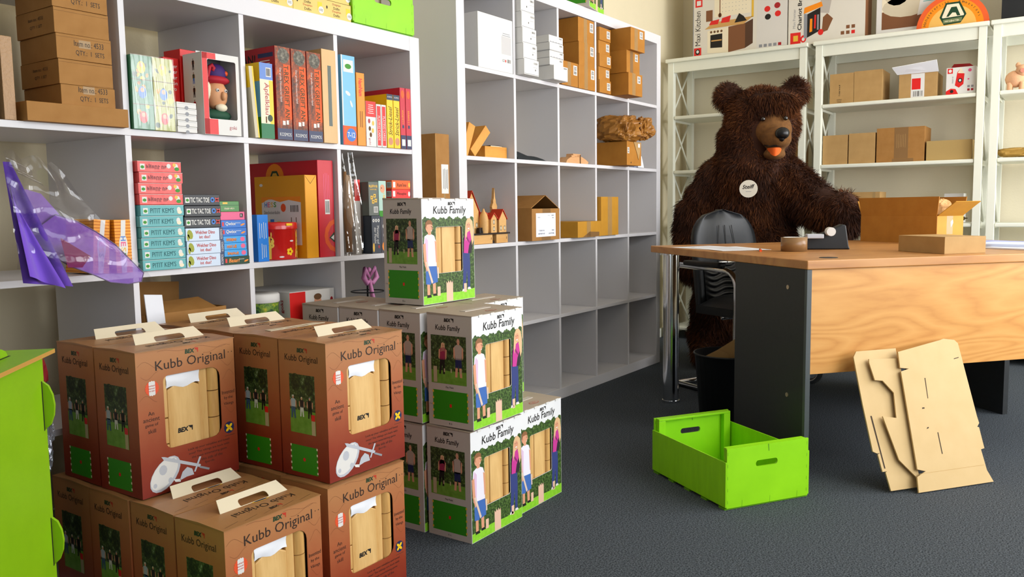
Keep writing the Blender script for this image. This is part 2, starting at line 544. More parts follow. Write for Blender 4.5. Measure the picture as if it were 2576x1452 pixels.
bookcase('cube_bookcase', 'white open cube bookcase four cells high, crowded with games and toys', -179.1, -6.4, 4, 4, 4)
bookcase('cube_bookcase', 'tall white open cube bookcase five cells high, mostly empty, beside the bear', 0, 0, 5, 5, 5)

# ================================================================== white shelving units on the back wall (front faces -x)
def unit(label, yl, w, n):
    t = thing('shelving_unit', label, 'shelving unit', (270, yl, 0))
    # local x: depth from the front, local y: negative along the width
    d, pw, H = 36, 4.0, 184.6
    for x in (0, d - pw):
        for y in (0, -w + pw):
            MB().box(x, y - pw, 0, x + pw, y, H, UNITW).obj('post', t, 0.15)
    MB().box(-1.8, -w - 1.2, H, d + 1, 1.2, H + 2.4, UNITW).obj('top_board', t, 0.5)
    MB().box(0.6, -w + pw, H - 6.5, 2.6, -pw, H, UNITW).obj('front_rail', t, 0.1)
    MB().box(d - 2.6, -w + pw, H - 6.5, d - .6, -pw, H, UNITW).obj('back_rail', t, 0.1)
    lv = [6, 41, 76, 111.4, 147.4]
    for z in lv:
        MB().box(0.5, -w + pw + .1, z, d - 0.3, -pw - .1, z + 2.2, UNITW).obj('shelf', t, 0.6, 3)
    tops = lv + [H - 1]
    for y in (-pw / 2, -w + pw / 2):
        for x in (pw, d - pw - 1.2):
            pass
        for i in range(len(lv)):
            a, b = tops[i] + 2.4, tops[i + 1] - 0.3
            MB().tube([(pw - .5, y + .5, a), (d - pw + .5, y + .5, b)], 0.65, UNITW, 6).obj('cross_brace', t)
            MB().tube([(pw - .5, y - .5, b), (d - pw + .5, y - .5, a)], 0.65, UNITW, 6).obj('cross_brace', t)
        for z in lv:
            MB().box(pw, y - 0.9, z - 1.2, d - pw, y + 0.9, z + 1.8, UNITW).obj('side_rail', t)
    return t
unit('white cross-braced shelving unit right behind the brown bear', 33.7, 90.2, 1)
unit('white cross-braced shelving unit with rows of cartons, behind the desk', -61.9, 90.2, 2)
unit('white cross-braced shelving unit cut off by the photo edge, piglet on it', -155.0, 90.2, 3)

# ================================================================== lawn-game boxes
W_, D_, H_ = 24.0, 15.2, 30.6
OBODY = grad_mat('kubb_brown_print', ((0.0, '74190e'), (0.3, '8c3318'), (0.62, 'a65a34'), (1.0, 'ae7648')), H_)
OTOP = mat('kubb_top_print', 'a97b4f', 0.35, noise=0.15, nscale=12, col2='9c6c42')
HCARD = mat('handle_card', 'dccfb4', 0.6)
SIDEW = mat('family_side_shaded', 'bdb4aa', 0.45)  # white side card, the shade of its side put into the colour
FRONTW = mat('family_front_print', 'e4e4e6', 0.4)
FTOP = mat('family_top_card', 'a89a88', 0.6, noise=0.1, nscale=15)
GREENINK = mat('green_ink', '143a20', 0.5)
REDINK = mat('red_ink', 'b9331d', 0.5)
def logo(mb, F, u, v, h, col=GREENINK, flag=REDINK, l=2):
    mb.pt(F, 'BEX', u - h * .35, v, col, w=h * 2.5, h=h, bold=0.05, shear=0.12, l=l)
    a = u + h * 1.15
    mb.pp(F, [(a - .35 * h, v + .62 * h), (a + .75 * h, v + .5 * h), (a + .7 * h, v - .5 * h), (a + .48 * h, v - .5 * h), (a + .45 * h, v + .0 * h), (a + .1 * h, v + .1 * h), (a - .1 * h, v + .35 * h)], flag, l)
def person(mb, F, u, v, h, hair, shirt, pants, l=3, lean=0.0, skin=None, longhair=False, shorts=False, w=1.0):
    """small printed figure, feet at (u, v), h tall"""
    k = skin or SKIN; x = lambda a, b: (u + a * h * w + lean * b * h, v + b * h)
    for sgn in (-1, 1):
        mb.pp(F, [x(sgn * .10 - .045, 0), x(sgn * .10 + .045, 0), x(sgn * .075 + .05, .26), x(sgn * .075 - .05, .26)], k if shorts else pants, l)
        mb.pp(F, [x(sgn * .075 - .06, .24), x(sgn * .075 + .06, .24), x(sgn * .05 + .07, .5), x(sgn * .05 - .07, .5)], pants, l)
    mb.pp(F, [x(-.12, .46), x(.12, .46), x(.16, .8), x(.06, .86), x(-.06, .86), x(-.16, .8)], shirt, l)
    for sgn in (-1, 1):
        mb.pp(F, [x(sgn * .13, .8), x(sgn * .2, .77), x(sgn * .2, .52), x(sgn * .15, .46), x(sgn * .13, .6)], k, l)
    if longhair:
        mb.pp(F, [x(-.085, .99), x(.085, .99), x(.12, .72), x(.03, .74), x(-.12, .7)], hair, l)
    mb.pe(F, *x(0, .935), .062 * h * max(w, .8), .08 * h, hair, l + 1, 10)
    mb.pe(F, *x(.008, .905), .05 * h * max(w, .8), .06 * h, k, l + 2, 10)
    for sg in (-1, 1): mb.pe(F, *x(.008 + sg * .02, .912), .007 * h, .008 * h, INK, l + 3, 6)
def burst(mb, F, u, v, r, l=2):
    n = 36; P = lambda i, q=1.0: (u + q * (r if i % 2 else r * .9) * math.cos(2 * math.pi * i / n), v + q * (r if i % 2 else r * .9) * math.sin(2 * math.pi * i / n))
    mb.pp(F, [P(i) for i in range(n)], mat('sticker_orange', 'e0522a', .45), l)
    mb.pp(F, [P(i, .985) for i in range(6, 13)] + [P(i, .985) for i in range(24, 31)], BLANK, l + 1)
    for i in range(3):
        mb.scrawl(F, u, v + r * (.32 - .32 * i), r * .95, r * .2, REDINK, l + 2, 0, i)

def original_box():
    t = thing('game_box', 'x', 'box', (0, 0, 0), 0, 'brown lawn-game boxes with card handles')
    F = faces(W_, D_, H_)
    b = MB()
    hole = rrect(6.0, 9.2, 20.0, 24.9, (1.6, 2.4, 2.4, 1.2))
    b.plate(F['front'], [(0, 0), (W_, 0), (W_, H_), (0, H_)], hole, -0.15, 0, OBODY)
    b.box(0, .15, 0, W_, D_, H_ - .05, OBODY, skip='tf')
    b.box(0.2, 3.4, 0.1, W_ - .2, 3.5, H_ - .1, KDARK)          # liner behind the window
    b.obj('carton', t)
    lid = MB()
    lid.hexa([(-.12, -.15, H_ - .05), (W_ + .12, -.15, H_ - .05), (W_ + .12, D_ / 2, H_), (-.12, D_ / 2, H_)],
             [(-.12, -.15, H_ + .12), (W_ + .12, -.15, H_ + .12), (W_ + .12, D_ / 2, H_ + .42), (-.12, D_ / 2, H_ + .42)], OTOP)
    lid.hexa([(-.12, D_ / 2, H_), (W_ + .12, D_ / 2, H_), (W_ + .12, D_, H_ - .05), (-.12, D_, H_ - .05)],
             [(-.12, D_ / 2, H_ + .42), (W_ + .12, D_ / 2, H_ + .42), (W_ + .12, D_, H_ + .12), (-.12, D_, H_ + .12)], OTOP)
    FT = Face((0, -.15, H_ + .13), (1, 0, 0), (0, D_ / 2 + .15, .30))
    lid.pt(FT, 'Kubb Original', 13.2, 5.0, INKB, w=15, h=2.4, rot=math.pi, l=2)
    logo(lid, FT, 14.0, 2.3, .9, INKB, REDINK)
    lid.pe(FT, 14.5, 7.4, 2.2, .5, GOLD, 2); lid.pe(FT, 14.5, 7.4, 1.7, .3, NAVY, 3)
    for k in range(5):
        u = 1 + k * 4.6; lid.pp(FT, [(u, 1.1), (u + 3.6, 1.9), (u + 3.6, 1.96), (u, 1.16)], INKB, 1)
    lid.obj('lid', t)
    # card handle folded up out of the lid and leaning back
    hf = Face((4.8, 7.4, H_ + .3), (1, 0, 0), (0, 2.4, 2.0))
    hp = [(0, 0), (17.0, 0), (16.0, 3.3), (1.0, 3.3)]
    MB().plate(hf, hp, rrect(5.0, .25, 12.2, 1.9, (.3, .3, .8, .8)), -.05, .05, HCARD).obj('carry_handle', t)
    # beech pieces behind the window
    g = MB()
    k = Face((0, 1.1, 0), (1, 0, 0), (0, 0, 1))
    g.prism(k, [(7.2, .6), (15.0, .6), (15.0, 21.6), (13.0, 22.6), (9.2, 22.6), (7.2, 21.6)], .55, BLOCKW, -1.8)
    kk = Face((0, 0.55, 0), (1, 0, 0), (0, 0, 1))
    logo(g, kk, 10.9, 12.4, 1.05, INK, INK)
    g.obj('king_block', t, 0.25)
    MB().box(15.1, .9, .6, 17.2, 3.3, 27, BLOCKW).obj('kubb_block', t, 0.2)
    for i, (z0, z1) in enumerate(((.6, 8.4), (8.6, 13.4), (13.6, 19.4), (19.6, 26))):
        MB().cyl((18.8, 1.75, z0), (18.8, 1.75, z1), 1.55, BLOCKD, 12).obj('throwing_baton', t)
    for z0, z1 in ((.6, 10), (10.2, 15.6), (15.8, 26)):
        MB().box(5.0, .45, z0, 7.1, 3.3, z1, BLOCKW).obj('kubb_block', t, 0.2)
    pw = MB()
    pw.grid(lambda a, c: (6.9 + 8.2 * a, .5 - .3 * math.sin(3 * a + 1) * math.sin(4 * c), 22.0 + 3.2 * c + .35 * math.sin(9 * a) * (1 - c)), 8, 4, WPAPER)
    pw.obj('paper_wrap', t)
    # printed front
    p = MB(); f = F['front']
    logo(p, f, 13.0, 29.3, .95)
    p.pt(f, 'Kubb Original', 13.0, 27.0, INKB, w=17.2, h=2.7, l=2)
    p.pe(f, 22.5, 27.6, .12, .12, INKB); p.pe(f, 23.4, 27.6, .12, .12, INKB)
    p.obj('title_print', t); p = MB()
    burst(p, f, 3.4, 22.8, 1.65); p.obj('award_sticker', t); p = MB()
    for i, s in enumerate(('An', 'ancient', 'game of', 'skill')):
        p.pt(f, s, 2.9, 17.6 - 1.25 * i, INKB, h=.85, l=2)
    p.obj('slogan_print', t); p = MB()
    for i, s in enumerate(('Invented', 'by the', 'Vikings')):
        p.pt(f, s, 22.0, 18.6 - 1.35 * i, INKB, w=None if i else 3.3, h=.85, l=2)
    p.obj('slogan_print', t); p = MB()
    p.pe(f, 21.8, 10.4, 1.35, 1.35, NAVY, 2)
    for a in range(4):
        t0 = math.radians(45 + 90 * a); p.pe(f, 21.8 + .6 * math.cos(t0), 10.4 + .6 * math.sin(t0), .55, .32, YELLOW, 3, 8, t0)
    p.obj('round_emblem', t); p = MB()
    p.pr(f, 20.6, 8.55, 23.2, 8.63, INKB)
    for i, s in enumerate(('Lock up your valuables and loved', 'ones! The vikings are back with', 'the most entertaining game', 'on this side of the', 'fjords.')):
        p.pt(f, s, 16.4, 7.8 - .95 * i, INKB, w=(10.6, 10.4, 9.0, 6.6, 2.6)[i], h=.62, l=2)
    p.obj('blurb_print', t); p = MB()
    # shield, sword and helmet drawing
    p.pe(f, 5.4, 4.0, 4.3, 2.7, SILVER, 2, 18, .75); p.pe(f, 5.2, 4.2, 3.9, 2.35, BLANK, 3, 18, .75)
    for u, v, r in ((4.9, 5.0, .95), (6.5, 2.4, .55), (2.9, 2.1, .45), (7.4, 6.6, .4)):
        p.pe(f, u, v, r, r * 1.15, SILVER, 4, 10)
    p.pp(f, [(4.6, 7.9), (5.4, 7.7), (14.0, 3.9), (13.8, 3.3), (5.2, 7.0)], SILVER, 5)
    p.pp(f, [(12.2, 2.7), (12.6, 2.6), (14.2, 5.6), (13.7, 5.7)], SILVER, 6)
    p.pp(f, [(13.8, 3.6), (16.2, 2.5), (16.0, 2.1), (13.6, 3.2)], GREYP, 5)
    p.pp(f, [(8.6, 1.7), (9.4, 3.4), (10.6, 4.2), (11.8, 3.5), (12.2, 2.1), (10.4, 2.1)], SILVER, 6); p.pp(f, [(7.2, 2.4), (9.0, 2.0), (8.8, 1.4), (7.6, 1.7)], BLANK, 6)
    p.obj('shield_drawing', t); p = MB()
    thin = mat('scribble_ink', '6a3a20', .5)
    for k in range(9):                                            # fine printed curved lines
        u0, v0 = (.3, 27.4, 26.2, 24.6, 29.4, 25.2, 21.0, 29.0, 20.2)[k] if k == 0 else (.3, 14, 20.4, 1, 16, 20.6, .4, 5, 20.8)[k], (27.6, 29.6, 25.4, 25.4, 28.9, 22.6, 20.6, 30.0, 14.6)[k]
        w_ = (5, 8, 3.4, 4, 7, 3.2, 4, 7, 3)[k]; am = (.9, .5, .8, .7, .6, 1.0, .8, .3, .9)[k]
        c = [(u0 + w_ * i / 8, v0 + am * math.sin(i * .62 + k)) for i in range(9)]
        p.pp(f, c + [(a_, b_ + .05) for a_, b_ in c[::-1]], thin, 1)
    p.obj('scribble_lines', t)
    p = MB(); f = F['left']
    logo(p, f, 7.6, 28.6, .95)
    p.pt(f, 'Kubb Original', 7.3, 26.6, INKB, w=10.6, h=1.9, l=2)
    p.obj('title_print', t); p = MB()
    p.pr(f, 3.2, 15.0, 11.4, 23.2, TREES, 1); p.pr(f, 3.2, 10.0, 11.4, 15.2, LAWN, 2)
    p.pe(f, 5.2, 21.4, 1.6, 2.0, TREES2, 2); p.pe(f, 9.6, 20.9, 1.5, 2.3, TREES2, 2)
    person(p, f, 4.3, 13.2, 5.2, BLANK, mat('pale_shirt', 'aab4c2'), mat('jeans_print', '3d5878'), 3)
    person(p, f, 7.1, 13.8, 4.4, CREAM, mat('dark_shirt', '2b2024'), BLANK, 3)
    person(p, f, 9.7, 13.6, 4.8, GREYP, INK, INK, 3)
    p.pr(f, 10.1, 10.0, 11.3, 13.8, mat('king_print', 'b9a684'), 5); p.pr(f, 10.1, 13.2, 11.3, 14.6, RED, 6)
    p.obj('park_photo', t); p = MB()
    p.pr(f, 3.0, 1.0, 11.6, 7.2, FIELD, 1); p.pe(f, 7.3, 4.1, .42, .42, RED, 2)
    for i in range(5):
        for u in (2.8, 11.3):
            p.pr(f, u, 1.3 + 1.35 * i, u + .4, 1.8 + 1.35 * i, CREAM, 2)
    p.obj('field_diagram', t)
    return t
ob = original_box()
ORIG = [  # x, y, layer, label
    (-163.5, -43.6, 1, 'brown lawn-game box with card handle, upper layer, nearest the green panel box, torn paper'),
    (-163.4, -27.6, 1, 'brown lawn-game box behind the upper-layer box beside the green panel box'),
    (-135.5, -69.0, 1, 'brown lawn-game box, upper layer, front corner touching the white game boxes'),
    (-135.3, -53.3, 1, 'brown lawn-game box with flattened handle, second row of the upper layer'),
    (-135.3, -37.7, 1, 'brown lawn-game box, third row of the upper layer, handle below the open carton'),
    (-135.4, -22.1, 1, 'brown lawn-game box at the back of the upper layer, against the bookcase'),
    (-164.6, -71.6, 0, 'brown lawn-game box at the very front of the lower layer, cut off by the photo'),
    (-164.6, -55.7, 0, 'brown lawn-game box of the lower layer, second from the front, handle raised'),
    (-164.7, -39.9, 0, 'brown lawn-game box of the lower layer under the torn-paper box'),
    (-164.5, -24.3, 0, 'brown lawn-game box of the lower layer, darkest corner beside the green panel box'),
    (-137.4, -70.2, 0, 'brown lawn-game box of the lower layer with white cellophane, beside the white boxes'),
    (-136.6, -54.4, 0, 'brown lawn-game box of the lower layer, second row, only its side strip showing'),
    (-136.6, -38.6, 0, 'brown lawn-game box hidden in the lower layer, third row'),
    (-136.6, -22.8, 0, 'brown lawn-game box hidden in the lower layer against the bookcase'),
]
_fh = MB().plate(Face((4.8, 7.8, H_ + .52), (1, 0, 0), (0, 3, -.13)), [(0, 0), (17.0, 0), (16.0, 3.3), (1.0, 3.3)], rrect(5.0, .25, 12.2, 1.9, (.3, .3, .8, .8)), -.04, .04, HCARD).obj('carry_handle')
flat_handle = _fh.data; bpy.data.objects.remove(_fh)
for i, (x, y, ly, lab) in enumerate(ORIG):
    jit = (0.6, -0.5, -0.4, .3, -.3, .2)[i % 6]
    o = ob if i == 0 else copy_tree(ob)
    o.location = Vector((x, y, 0 if not ly else 31.1)) * S
    o.rotation_euler = (0, 0, math.radians(jit)); o['label'] = lab
    if (ly == 0 and i not in (6, 7)) or i == 3:
        for ch in o.children:                                    # handles under another box lie folded flat
            if ch.name.startswith('carry_handle'):
                ch.data = flat_handle
    if i in (6, 10):
        for ch in o.children:
            if ch.name.startswith('paper_wrap'):
                ch.scale = (1, 1, 1.0); ch.location.z = 0.2 * S

def family_box():
    t = thing('game_box', 'x', 'box', (0, 0, 0), 0, 'white lawn-game boxes with garden photos')
    F = faces(W_, D_, H_)
    b = MB()
    hole = rrect(6.0, 8.8, 18.2, 22.4, (.7, .7, .5, .7))
    b.plate(F['front'], [(0, 0), (W_, 0), (W_, H_), (0, H_)], hole, -0.15, 0, FRONTW)
    b.box(0, .15, 0, W_, D_, H_ - .05, SIDEW, skip='tf')
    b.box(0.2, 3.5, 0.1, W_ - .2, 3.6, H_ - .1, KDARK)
    b.obj('carton', t)
    lid = MB().hexa([(-.1, -.1, H_ - .05), (W_ + .1, -.1, H_ - .05), (W_ + .1, D_, H_ - .05), (-.1, D_, H_ - .05)],
                    [(-.1, -.1, H_ + .1), (W_ + .1, -.1, H_ + .1), (W_ + .1, D_, H_ + .5), (-.1, D_, H_ + .5)], FTOP)
    ft = Face((0, 0, H_ + .14), (1, 0, 0), (0, D_, .4))
    lid.pe(ft, 13, 3.0, 2.3, 1.0, REDINK, 1); lid.pe(ft, 13, 3.0, 2.1, .85, FTOP, 2); lid.pt(ft, 'BEX', 13, 3.0, REDINK, h=.7, l=3)
    for u in (3, 8.5, 15, 20.5):
        lid.box(u, -.22, H_ - .5, u + 1.6, -.02, H_ + .14, BLANK)
    lid.obj('lid', t)
    hd = MB()
    pts = [(6 + 12 * a, 7.6 + .4 * math.sin(math.pi * a), H_ + .35 + 1.1 * math.sin(math.pi * a)) for a in [i / 10 for i in range(11)]]
    hd.add([(x, y - 1.0, z) for x, y, z in pts] + [(x, y + 1.0, z) for x, y, z in pts], [(i, i + 1, 12 + i, 11 + i) for i in range(10)], SIDEW)
    hd.obj('carry_strap', t)
    MB().box(6.3, .9, .6, 9.4, 3.3, 26.6, BLOCKW).obj('kubb_block', t, .25)
    MB().box(9.5, .7, .6, 15.6, 3.3, 26.8, BLOCKW).obj('king_block', t, .3)
    for z0, z1 in ((.6, 7.4), (7.6, 12.0), (12.2, 17.2), (17.4, 24)):
        MB().cyl((17.35, 1.7, z0), (17.35, 1.7, z1), 1.45, BLOCKD, 12).obj('throwing_baton', t)
    p = MB(); f = F['front']
    logo(p, f, 13.2, 29.2, .95, INK, INK)
    p.pt(f, 'Kubb Family', 12.6, 27.0, INK, w=15.2, h=2.9, bold=.012, shear=.1, l=2)
    p.obj('title_print', t); p = MB()
    # hedge photograph around the window, ragged upper edge
    fh = Face((0, -.025, 0), (1, 0, 0), (0, 0, 1))
    p.plate(fh, [(.12, .1), (W_ - .12, .1), (W_ - .12, 24.6), (.12, 24.6)], rrect(5.95, 8.75, 18.25, 22.45, (.7, .7, .5, .7)), -.01, 0, HEDGE)
    rn = random.Random(3)
    top = [(W_ - .12 - (W_ - .24) * i / 60, 24.9 + .35 * math.sin(i * .7) + rn.uniform(-.25, .35)) for i in range(61)]
    p.pp(f, [(.12, 24.55), (W_ - .12, 24.55)] + top, HEDGE, 1)
    p.pp(f, [(.1, .1), (W_ - .1, .1), (W_ - .1, 3.1), (16, 2.5), (9, 2.9), (.1, 2.5)], mat('grass_print', '7cc21c', 0.5, noise=.3, nscale=90, col2='94d436'), 2)
    bj = mat('boy_jeans', '3d68b0'); ws = mat('white_tee', 'e6e2ee'); gj = mat('girl_jeans', '303c78'); mg = mat('magenta_scarf', 'c2338f')
    hair_b = mat('boy_hair', '8a5c38'); stick = mat('pale_stick', 'd8c2b0'); jk = mat('girl_jacket', '2a2028'); pinkish = mat('pink_tee_shade', 'd8b8d4')
    # boy in a white shirt and blue shorts, looking towards the window
    p.pp(f, [(1.7, 2.3), (2.9, 2.3), (2.9, 6.6), (1.7, 6.6)], SKIN, 3); p.pp(f, [(4.3, 2.6), (5.5, 2.6), (5.4, 6.6), (4.1, 6.6)], SKIN, 3); p.pp(f, [(1.5, 2.0), (3.6, 2.0), (3.3, 2.8), (1.6, 2.8)], INK, 4); p.pp(f, [(4.2, 2.3), (6.2, 2.3), (5.7, 3.0), (4.2, 3.0)], INK, 4)
    p.pp(f, [(1.2, 6.0), (3.3, 5.7), (3.7, 8.6), (4.0, 5.9), (6.4, 6.3), (6.0, 11.8), (1.2, 11.8)], bj, 4)
    p.pp(f, [(.8, 11.2), (6.0, 11.0), (5.9, 18.2), (5.2, 19.9), (3.6, 20.5), (2.2, 20.4), (.9, 19.8), (.5, 17.0)], ws, 5); p.pp(f, [(.8, 11.2), (2.2, 11.2), (2.4, 18.6), (1.4, 19.6), (.6, 17.0)], pinkish, 6)
    p.pp(f, [(.2, 17.6), (1.3, 17.9), (1.6, 13.0), (2.4, 10.2), (1.5, 9.6), (.5, 12.6)], SKIN, 7); p.pp(f, [(5.3, 18.6), (6.1, 18.0), (6.3, 12.4), (5.7, 12.0)], SKIN, 6)
    p.pp(f, [(1.1, 12.4), (1.8, 12.6), (4.3, 6.4), (3.6, 6.0)], stick, 8); p.pp(f, [(6.3, 10.6), (6.8, 10.6), (6.9, 7.4), (6.3, 7.4)], stick, 8)
    p.pp(f, [(2.5, 20.2), (3.8, 20.2), (3.9, 21.6), (2.4, 21.6)], SKIN, 6); p.pe(f, 3.0, 22.5, 1.55, 1.75, SKIN, 7, 16); p.pp(f, [(4.3, 22.6), (4.9, 22.1), (4.3, 21.8)], SKIN, 7)
    p.pp(f, [(1.3, 22.0), (1.8, 22.6), (2.2, 23.2), (3.6, 23.3), (4.5, 23.0), (4.4, 23.9), (3.6, 24.5), (2.4, 24.5), (1.5, 23.8)], hair_b, 8)
    p.pe(f, 4.0, 22.6, .14, .16, INK, 8, 8); p.pp(f, [(3.6, 21.4), (4.3, 21.5), (4.1, 21.2)], BLANK, 8); p.pe(f, 2.0, 22.3, .22, .36, mat('ear_print', 'c08060'), 8, 8)
    # girl with long fair hair, magenta scarf over a dark jacket, jeans
    p.pp(f, [(18.0, 3.0), (19.3, 2.9), (20.2, 9.0), (20.5, 3.4), (21.6, 3.4), (21.8, 10.0), (21.6, 14.8), (18.2, 14.6), (18.4, 9.0)], gj, 3); p.pp(f, [(17.6, 2.5), (19.6, 2.5), (19.3, 3.2), (18.0, 3.2)], BLANK, 4); p.pp(f, [(20.3, 2.9), (22.2, 2.9), (21.6, 3.6), (20.5, 3.6)], BLANK, 4)
    p.pp(f, [(18.5, 14.2), (22.4, 14.0), (23.6, 17.6), (23.2, 20.4), (21.6, 21.2), (19.6, 20.8), (18.8, 18.4)], jk, 4)
    p.pp(f, [(18.8, 14.2), (20.8, 14.0), (21.4, 16.4), (22.8, 18.6), (22.6, 20.4), (21.2, 21.0), (19.6, 20.4), (19.0, 17.6)], mg, 5); p.pp(f, [(20.0, 18.6), (21.6, 17.0), (21.9, 17.4), (20.4, 19.2)], mat('scarf_shade', '8a1f66'), 6)
    p.pp(f, [(20.0, 23.6), (20.8, 24.6), (22.0, 24.8), (23.2, 23.8), (23.7, 21.0), (23.6, 17.8), (22.9, 16.4), (22.3, 19.6), (21.9, 21.0), (20.6, 20.4), (20.0, 17.6), (19.5, 19.6), (19.7, 22.2)], BLOND, 6)
    p.pe(f, 21.2, 22.5, 1.05, 1.45, SKIN, 7, 16); p.pp(f, [(20.1, 22.6), (20.4, 23.9), (21.6, 24.2), (22.4, 23.4), (22.3, 22.4), (21.6, 23.5), (20.7, 23.3)], BLOND, 8)
    for du in (-.42, .4): p.pe(f, 21.15 + du, 22.7, .13, .15, INK, 8, 8)
    p.pp(f, [(20.7, 21.7), (21.8, 21.8), (21.5, 21.4), (21.0, 21.35)], BLANK, 8); p.pe(f, 21.15, 22.15, .1, .22, mat('ear_print'), 8, 8)
    king = [(10.3, .2), (13.3, .2), (13.3, 6.2), (12.8, 5.5), (12.3, 6.4), (11.8, 5.6), (11.3, 6.4), (10.8, 5.5), (10.3, 6.2)]
    p.pp(f, king, mat('pale_king', 'e2b9a0'), 4)
    for u in (6.2, 18.6):
        p.pr(f, u, 2.2, u + 1.3, 4.9, mat('pale_king'), 4)
    p.obj('garden_photo', t)
    p = MB(); f = F['left']
    logo(p, f, 7.4, 29.2, .95, INK, INK)
    p.pt(f, 'Kubb Family', 7.1, 26.9, INK, w=8.4, h=1.9, bold=.012, shear=.06, l=2)
    p.obj('title_print', t); p = MB()
    p.pr(f, 1.2, 15.2, 13.2, 25.0, TREES, 1); p.pr(f, 1.2, 11.8, 13.2, 15.4, LAWN, 2); p.pr(f, 1.2, 15.4, 13.2, 18.4, HEDGE, 2)
    person(p, f, 4.9, 14.4, 8.6, BLOND, mat('crimson_print', '98284a'), INK, 3, .06, longhair=True, w=.8)
    person(p, f, 10.6, 13.9, 10.4, mat('bald_print', 'c89678'), mat('grey_tee', 'b4a294'), NAVY, 3, shorts=True, w=.8)
    p.pr(f, 2.0, 12.0, 3.2, 16.4, mat('king_print'), 5)
    for u in (5.6, 7.9, 11.2):
        p.pr(f, u, 15.0, u + .4, 16.0, mat('king_print'), 4)
    p.obj('lawn_photo', t); p = MB()
    p.pt(f, 'Play Field', 7.4, 10.8, INK, w=2.6, h=.7, l=2)
    p.pr(f, 1.6, 1.7, 13.4, 9.9, FIELD, 1); p.pr(f, 7.3, 5.4, 8.0, 6.3, RED, 2); p.pt(f, '8 m', 7.5, .9, INK, h=.5, l=2); p.pt(f, '5 m', .8, 5.8, INK, h=.4, l=2)
    for i in range(5):
        for u in (1.4, 13.2):
            p.pr(f, u, 2.1 + 1.75 * i, u + .5, 2.7 + 1.75 * i, GOLD, 2)
    p.obj('field_diagram', t)
    return t
fb = family_box()
FAM = [
    (-85.3, -68.8, 0, -.3, 'white lawn-game box on the carpet at the near corner of the white stack'),
    (-60.7, -67.6, 0, .2, 'white lawn-game box on the carpet standing out to the side, lid visible'),
    (-85.9, -52.6, 0, .2, 'white lawn-game box on the carpet behind the near corner box'),
    (-86.2, -37.2, 0, 0, 'white lawn-game box on the carpet hidden in the third row'),
    (-86.2, -21.9, 0, 0, 'white lawn-game box on the carpet hidden against the bookcase'),
    (-61.0, -51.8, 0, 0, 'white lawn-game box on the carpet behind the one standing out'),
    (-61.0, -36.4, 0, 0, 'white lawn-game box on the carpet hidden behind the second row'),
    (-84.8, -69.6, 1, .6, 'white lawn-game box, middle layer, near corner, boy and girl on its front'),
    (-86.0, -52.8, 1, -.3, 'white lawn-game box, middle layer, second row, beside the brown box corner'),
    (-86.3, -37.3, 1, .3, 'white lawn-game box, middle layer, third row, title half hidden'),
    (-86.6, -21.6, 1, -.2, 'white lawn-game box, middle layer, last row under the red-striped box'),
    (-61.6, -54.2, 1, 0, 'white lawn-game box, middle layer, mostly hidden, peeking out past the near corner box'),
    (-75.2, -45.0, 2, -1.0, 'white lawn-game box standing alone on top of the white stack'),
    (99, -2.6, 6, 12, 'white lawn-game box on top of the tall bookcase, only its foot in view'),
]
_fs = MB().box(6, 6.6, H_ + .15, 18, 8.6, H_ + .45, SIDEW).obj('carry_strap')
flat_strap = _fs.data; bpy.data.objects.remove(_fs)
for i, (x, y, ly, rz, lab) in enumerate(FAM):
    o = fb if i == 0 else copy_tree(fb)
    z = {0: 0, 1: 31.2, 2: 62.5, 6: 185.0}[ly]
    o.location = Vector((x, y, z)) * S; o.rotation_euler = (0, 0, math.radians(rz)); o['label'] = lab
    if i in (0, 2, 3, 4, 5, 6, 7, 8):
        for ch in o.children:
            if ch.name.startswith('carry_strap'): ch.data = flat_strap
# ================================================================== desk (local x along its front, local y into its depth)
DR = -40.7
DESKW = wood_mat('cherry_veneer', 'c08a52', 'a87040', 'b88048', scale=2.2, axis='x', rough=0.32, bands=14)
DESKP = wood_mat('beech_veneer_panel', 'd49c58', 'c08444', 'cc924e', scale=3.4, axis='x', rough=0.38, bands=24)
ANTHR = mat('anthracite_board', '2b2e30', 0.5, noise=.2, nscale=60)
ANTHE = mat('anthracite_edge', '4c5254', 0.45)
dk = thing('desk', 'large wooden office desk with dark grey end panels and chrome post', 'desk', (16.2, -128.2, 0), DR)
MB().box(0, 0, 69, 160, 121.5, 72, DESKW).obj('desk_top', dk, 0.35, 3)
nl = MB().box(.3, 1.8, 0, 2.1, 45.5, 69, ANTHR); nl.box(.3, .4, 0, 2.1, 1.8, 69, ANTHE); nlo = nl.obj('end_panel', dk, 0.1)
for y, z in ((11, 62.5), (10.5, 26)):
    MB().cyl((.3, y, z), (.05, y, z), .75, mat('bolt_metal', 'b9a890', .35, metal=.8), 10).obj('bolt', nlo)
MB().box(2.2, .9, 34.6, 128.6, 2.9, 68.95, DESKP).obj('modesty_panel', dk, 0.08)
MB().box(129, 49, 0, 131.6, 108, 69, ANTHR).obj('end_panel', dk, 0.1)
ch = MB().cyl((6.6, 113.5, 1.2), (6.6, 113.5, 68), 3.6, CHROME, 24).cyl((6.6, 113.5, 0), (6.6, 113.5, 1.2), 4.0, CHROME, 24)
ch.cyl((6.6, 113.5, 68), (6.6, 113.5, 69), 5.2, CHROME, 24); ch.obj('chrome_post', dk)
MB().lathe((14.5, 9.5, 72), [(0, .12), (2.2, .2), (2.9, .16), (3.1, .02)], BLACKP, 18).obj('cable_grommet', dk)

def on_desk(x, y):
    a = math.radians(DR); c, s_ = math.cos(a), math.sin(a); dx, dy = x - 16.2, y + 128.2
    return dx * c + dy * s_, -dx * s_ + dy * c
ZD = 72.02
